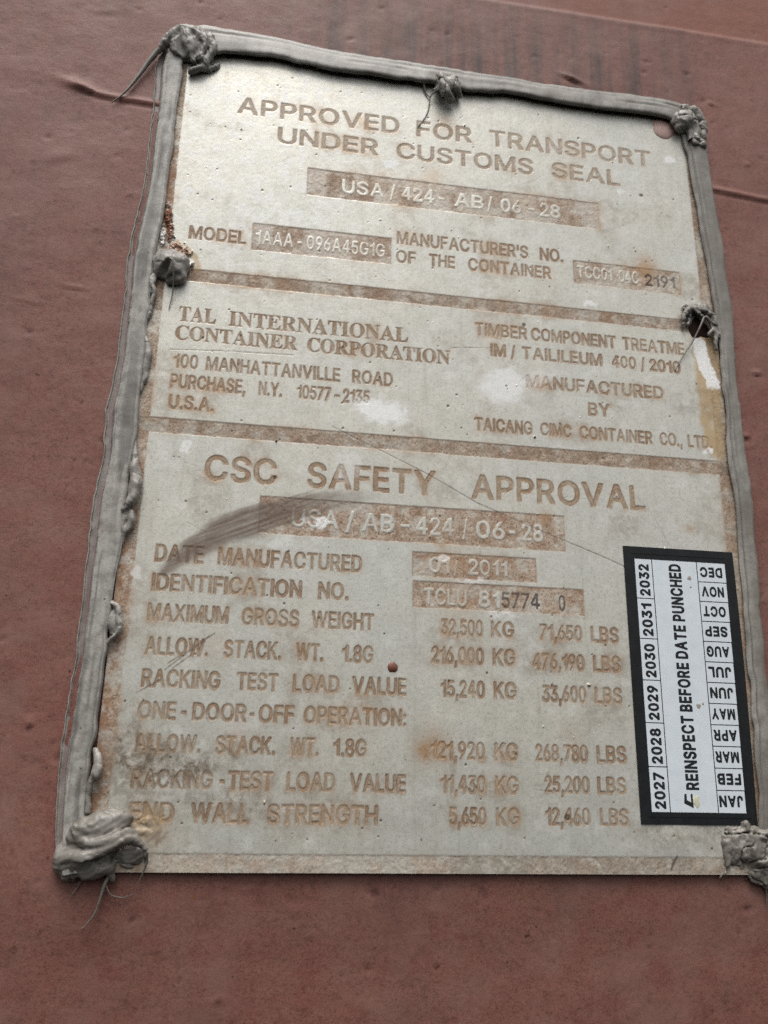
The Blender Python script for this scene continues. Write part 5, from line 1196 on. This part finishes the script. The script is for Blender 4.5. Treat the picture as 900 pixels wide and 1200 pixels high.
clumpG = lump("clump", "crumpled sealant smear on the lower right corner", ((182, 214), (-16, 16), (-3.2, 6)),
     [('e', (193.5, 3.0, -.2), (6.4, 6.4, 1.7)), ('e', (199.5, 3.0, .3), (6.4, 6.6, 2.4)), ('e', (206, -2.6, -1.0), (6.5, 6.4, 3.6)), ('e', (200, -4.0, -.6), (5, 4, 1.8)),
      ('c', [(189.4, 4, .3, 1.2), (188.8, -1.0, .3, 1.1), (187.8, -4.2, .1, .7), (186.4, -6.8, -.5, .25)]),
      ('c', [(195.5, 9.6, .8, 1.2), (197.6, 6.8, 1.8, 1.2), (197.2, 2.6, 2.0, 1.2), (199.4, -.6, 1.8, 1.2), (202.6, -.6, 2.0, 1.2)]),
      ('c', [(205.6, 9, 1.0, 1.8), (201.4, 6.4, 2.0, 1.4)]),
      ('c', [(196.5, -4.8, -.4, .9), (200.5, -7.4, -1.0, 1.0), (203, -9.6, -1.6, .9)])],
     [[(194.0, 9, 2.6, .35), (195.0, 4.6, 2.5, .45), (195.4, .2, 2.3, .5), (198.2, -2.8, 2.3, .6)], [(199.2, 7.6, 3.6, .4), (199.4, 3.6, 3.8, .5), (201.6, 1.6, 3.6, .4)], [(191.4, 6.6, 1.9, .22), (191.2, 2.2, 2.0, .25), (193.0, -2.2, 1.6, .3)], [(202.6, 3.6, 3.2, .6), (206, 2.0, 3.0, .5)], [(200.2, -4.2, 2.2, .8), (203.4, -6.4, 2.4, .6)]],
     k=1.1, ridge=.12, ridge_dir=(1, -.3, .3), ridge_s=.5, rough=.6, seed=14, brown=.9, crease=1.2)
for lab, bnd, adds, cuts, sd in [
    ("thin curled fold of sealant just below the domed lump", ((-9, 0), (164, 188), (-2, 5)), [('c', [(-5, 184, .8, .9), (-3.6, 180.5, 1.4, .9), (-3.2, 176, 1.2, .9), (-4.6, 169, .6, .7)])], [[(-4.6, 181, 2.6, .4), (-4.2, 176, 2.4, .4)]], 21),
    ("flat pressed fold of sealant on the left bead", ((-9, 1), (136, 166), (-2, 5)), [('c', [(-4.6, 162, .6, .8), (-2.8, 157, 1.0, 1.2), (-3.0, 152, .8, 1.1), (-3.6, 145, .6, .8), (-4.2, 140, .4, .6)])], [[(-4.3, 158, 2.4, .3), (-4.4, 150, 2.2, .3)]], 22),
    ("long drooping fold of sealant on the left bead", ((-9, 4), (86, 128), (-2, 6.5)), [('c', [(-3.6, 124, .6, .7), (-2.8, 116, 1.6, 1.3), (-2.2, 109, 2.2, 1.9), (-2.4, 104.4, 2.4, 1.9), (-4.6, 101.4, 2.2, 1.0)]), ('c', [(-2.4, 100, 1.4, 1.5), (-1.9, 96.5, 1.6, 1.5), (-3.6, 93.5, 1.0, .9)]), ('c', [(-4.8, 101, 1.6, .9), (-4.4, 96, 1.5, .8), (-4.2, 90, .6, .6)])],
     [[(-4.2, 113, 3.4, .4), (-4.0, 107, 4.0, .45), (-5.4, 103.8, 3.6, .5)], [(-4.2, 102.6, 4.4, .5), (-1.2, 101.6, 3.8, .45)], [(-3.2, 98.5, 3.6, .45), (-3.4, 94.5, 2.8, .5)], [(-2.6, 119.4, 3.2, .5), (-2.7, 118.2, 2.4, .5)]], 23),
    ("small ear-shaped curl of sealant on the left bead", ((-9, 2), (55, 75), (-2, 6)), [('c', [(-5.4, 71, 1.2, .8), (-3.2, 69.4, 2.0, .9), (-2.0, 66, 2.2, 1.0), (-2.6, 62.4, 2.0, .9), (-4.8, 59, 1.0, .7)]), ('e', (-4.4, 65.6, .9), (1.8, 4.0, 1.2))], [[(-3.8, 68, 3.2, .35), (-3.2, 65, 3.2, .4), (-4.2, 62.4, 2.8, .4)]], 24),
    ("pinched fold of sealant above the lower left clump", ((-10, 1), (8, 32), (-2, 6)), [('c', [(-5.2, 28, .8, .9), (-3.8, 24.6, 2.0, 1.3), (-4.0, 21, 2.2, 1.2), (-5.4, 17, 1.6, .9), (-5.0, 11, 1.2, .8)])], [[(-3.6, 26, 3.6, .5), (-5.2, 22.4, 3.8, .6), (-4.0, 18.6, 2.6, .6)]], 25)]:
    lump("fold", lab, bnd, adds, cuts, k=.8, ridge=.08, rough=.4, h=.32, seed=sd, brown=.5, crease=.25)


def strand(pts, r0, r1, parent, label, n=40, m=7):
    c = catmull(pts, n)
    T = np.gradient(c, axis=0); T /= np.linalg.norm(T, axis=1, keepdims=True)
    up = np.array([0.3, 0.2, 1.0]); A = np.cross(T, up); A /= np.linalg.norm(A, axis=1, keepdims=True); B = np.cross(T, A)
    an = np.arange(m) * 2 * math.pi / m
    rr = np.linspace(r0, r1, n)[:, None, None]
    V_ = c[:, None, :] + rr * (A[:, None, :] * np.cos(an)[None, :, None] + B[:, None, :] * np.sin(an)[None, :, None])
    i = np.arange(n * m).reshape(n, m); j = np.roll(i, -1, 1)
    F_ = np.stack([i[:-1], j[:-1], j[1:], i[1:]], -1).reshape(-1, 4)
    at = np.zeros((n * m, 4)); at[:, 1] = .3; at[:, 2] = .9
    return tag(make_mesh("strand", V_.reshape(-1, 3), F_, M_SEAL, parent, attrs={"film": at}), label)


strand([(-12, 281.5, 0.2), (-14.6, 276.5, -.2), (-17.6, 270, -.6), (-21.9, 261.8, -.8), (-26, 257.1, -1.2)], 1.15, .18, clumpA, "tapering strand of sealant pulled out to the left")
strand([(95, 279.0, 3.0), (93.2, 277, 1.8), (92.8, 272.8, .8), (91.6, 268.5, .4), (88.5, 263.1, .3)], .30, .20, clumpB, "hair-thin sealant strand hanging over the lettering")
strand([(90.5, 283, 1.4), (91.5, 279.5, .6), (93, 277.6, .8)], .45, .25, clumpB, "short sealant strand beside the lump")
strand([(1.7, 190.2, 5.4), (2.6, 189.4, 5.6), (3.2, 186.4, 4.8), (3.2, 179.5, 1.4), (2.4, 173.5, .4)], .38, .15, clumpD, "thin strand hanging from the hole")
strand([(198.4, 190.4, 3.4), (196.4, 186, 3.2), (193.7, 180.4, 1.6), (189.6, 174, .5), (186.4, 168.6, .3)], .42, .16, clumpE, "thin strand slanting down from the torn crater")
strand([(2.6, -5.2, 0), (1.2, -8.4, -.2), (-.5, -15.2, -.8), (-2.6, -18.4, -1.2), (-3.9, -19.6, -1.4)], .55, .18, clumpF, "strand hanging below the plate")
strand([(12.2, .2, 2.8), (12.4, -1.8, 1.8), (11.6, -4.6, .8), (10.1, -8.3, -.6)], .40, .12, clumpF, "strand trailing from the curl tip")
strand([(1.6, -8.4, -.4), (3.2, -10.9, -.8), (6.5, -11.6, -1.2), (9.0, -10.8, -1.4)], .20, .12, clumpF, "hair-thin looped strand below the plate")
strand([(-5.5, -7.5, -1.2), (-6.5, -9.5, -1.5), (-7.6, -11.2, -1.7)], .28, .12, clumpF, "short thin strand on the wall")
strand([(201.8, -8.5, -.8), (202.2, -11, -1.2), (202.0, -14, -1.7)], .35, .12, clumpG, "short strand pointing down")

# near-black disc, the shade of the crater's rivet hole put into its colour
v, f = dome(197.8, 187.2, -0.12, 4.2, 0.30, wob=0.14, seed=9)
tag(make_mesh("hole_shade_disc", v, f, M_DARK, plate), "near-black disc painting the shaded rivet hole inside the torn sealant crater")

for o in scene.objects:
    if '_org' in o:
        del o['_org']
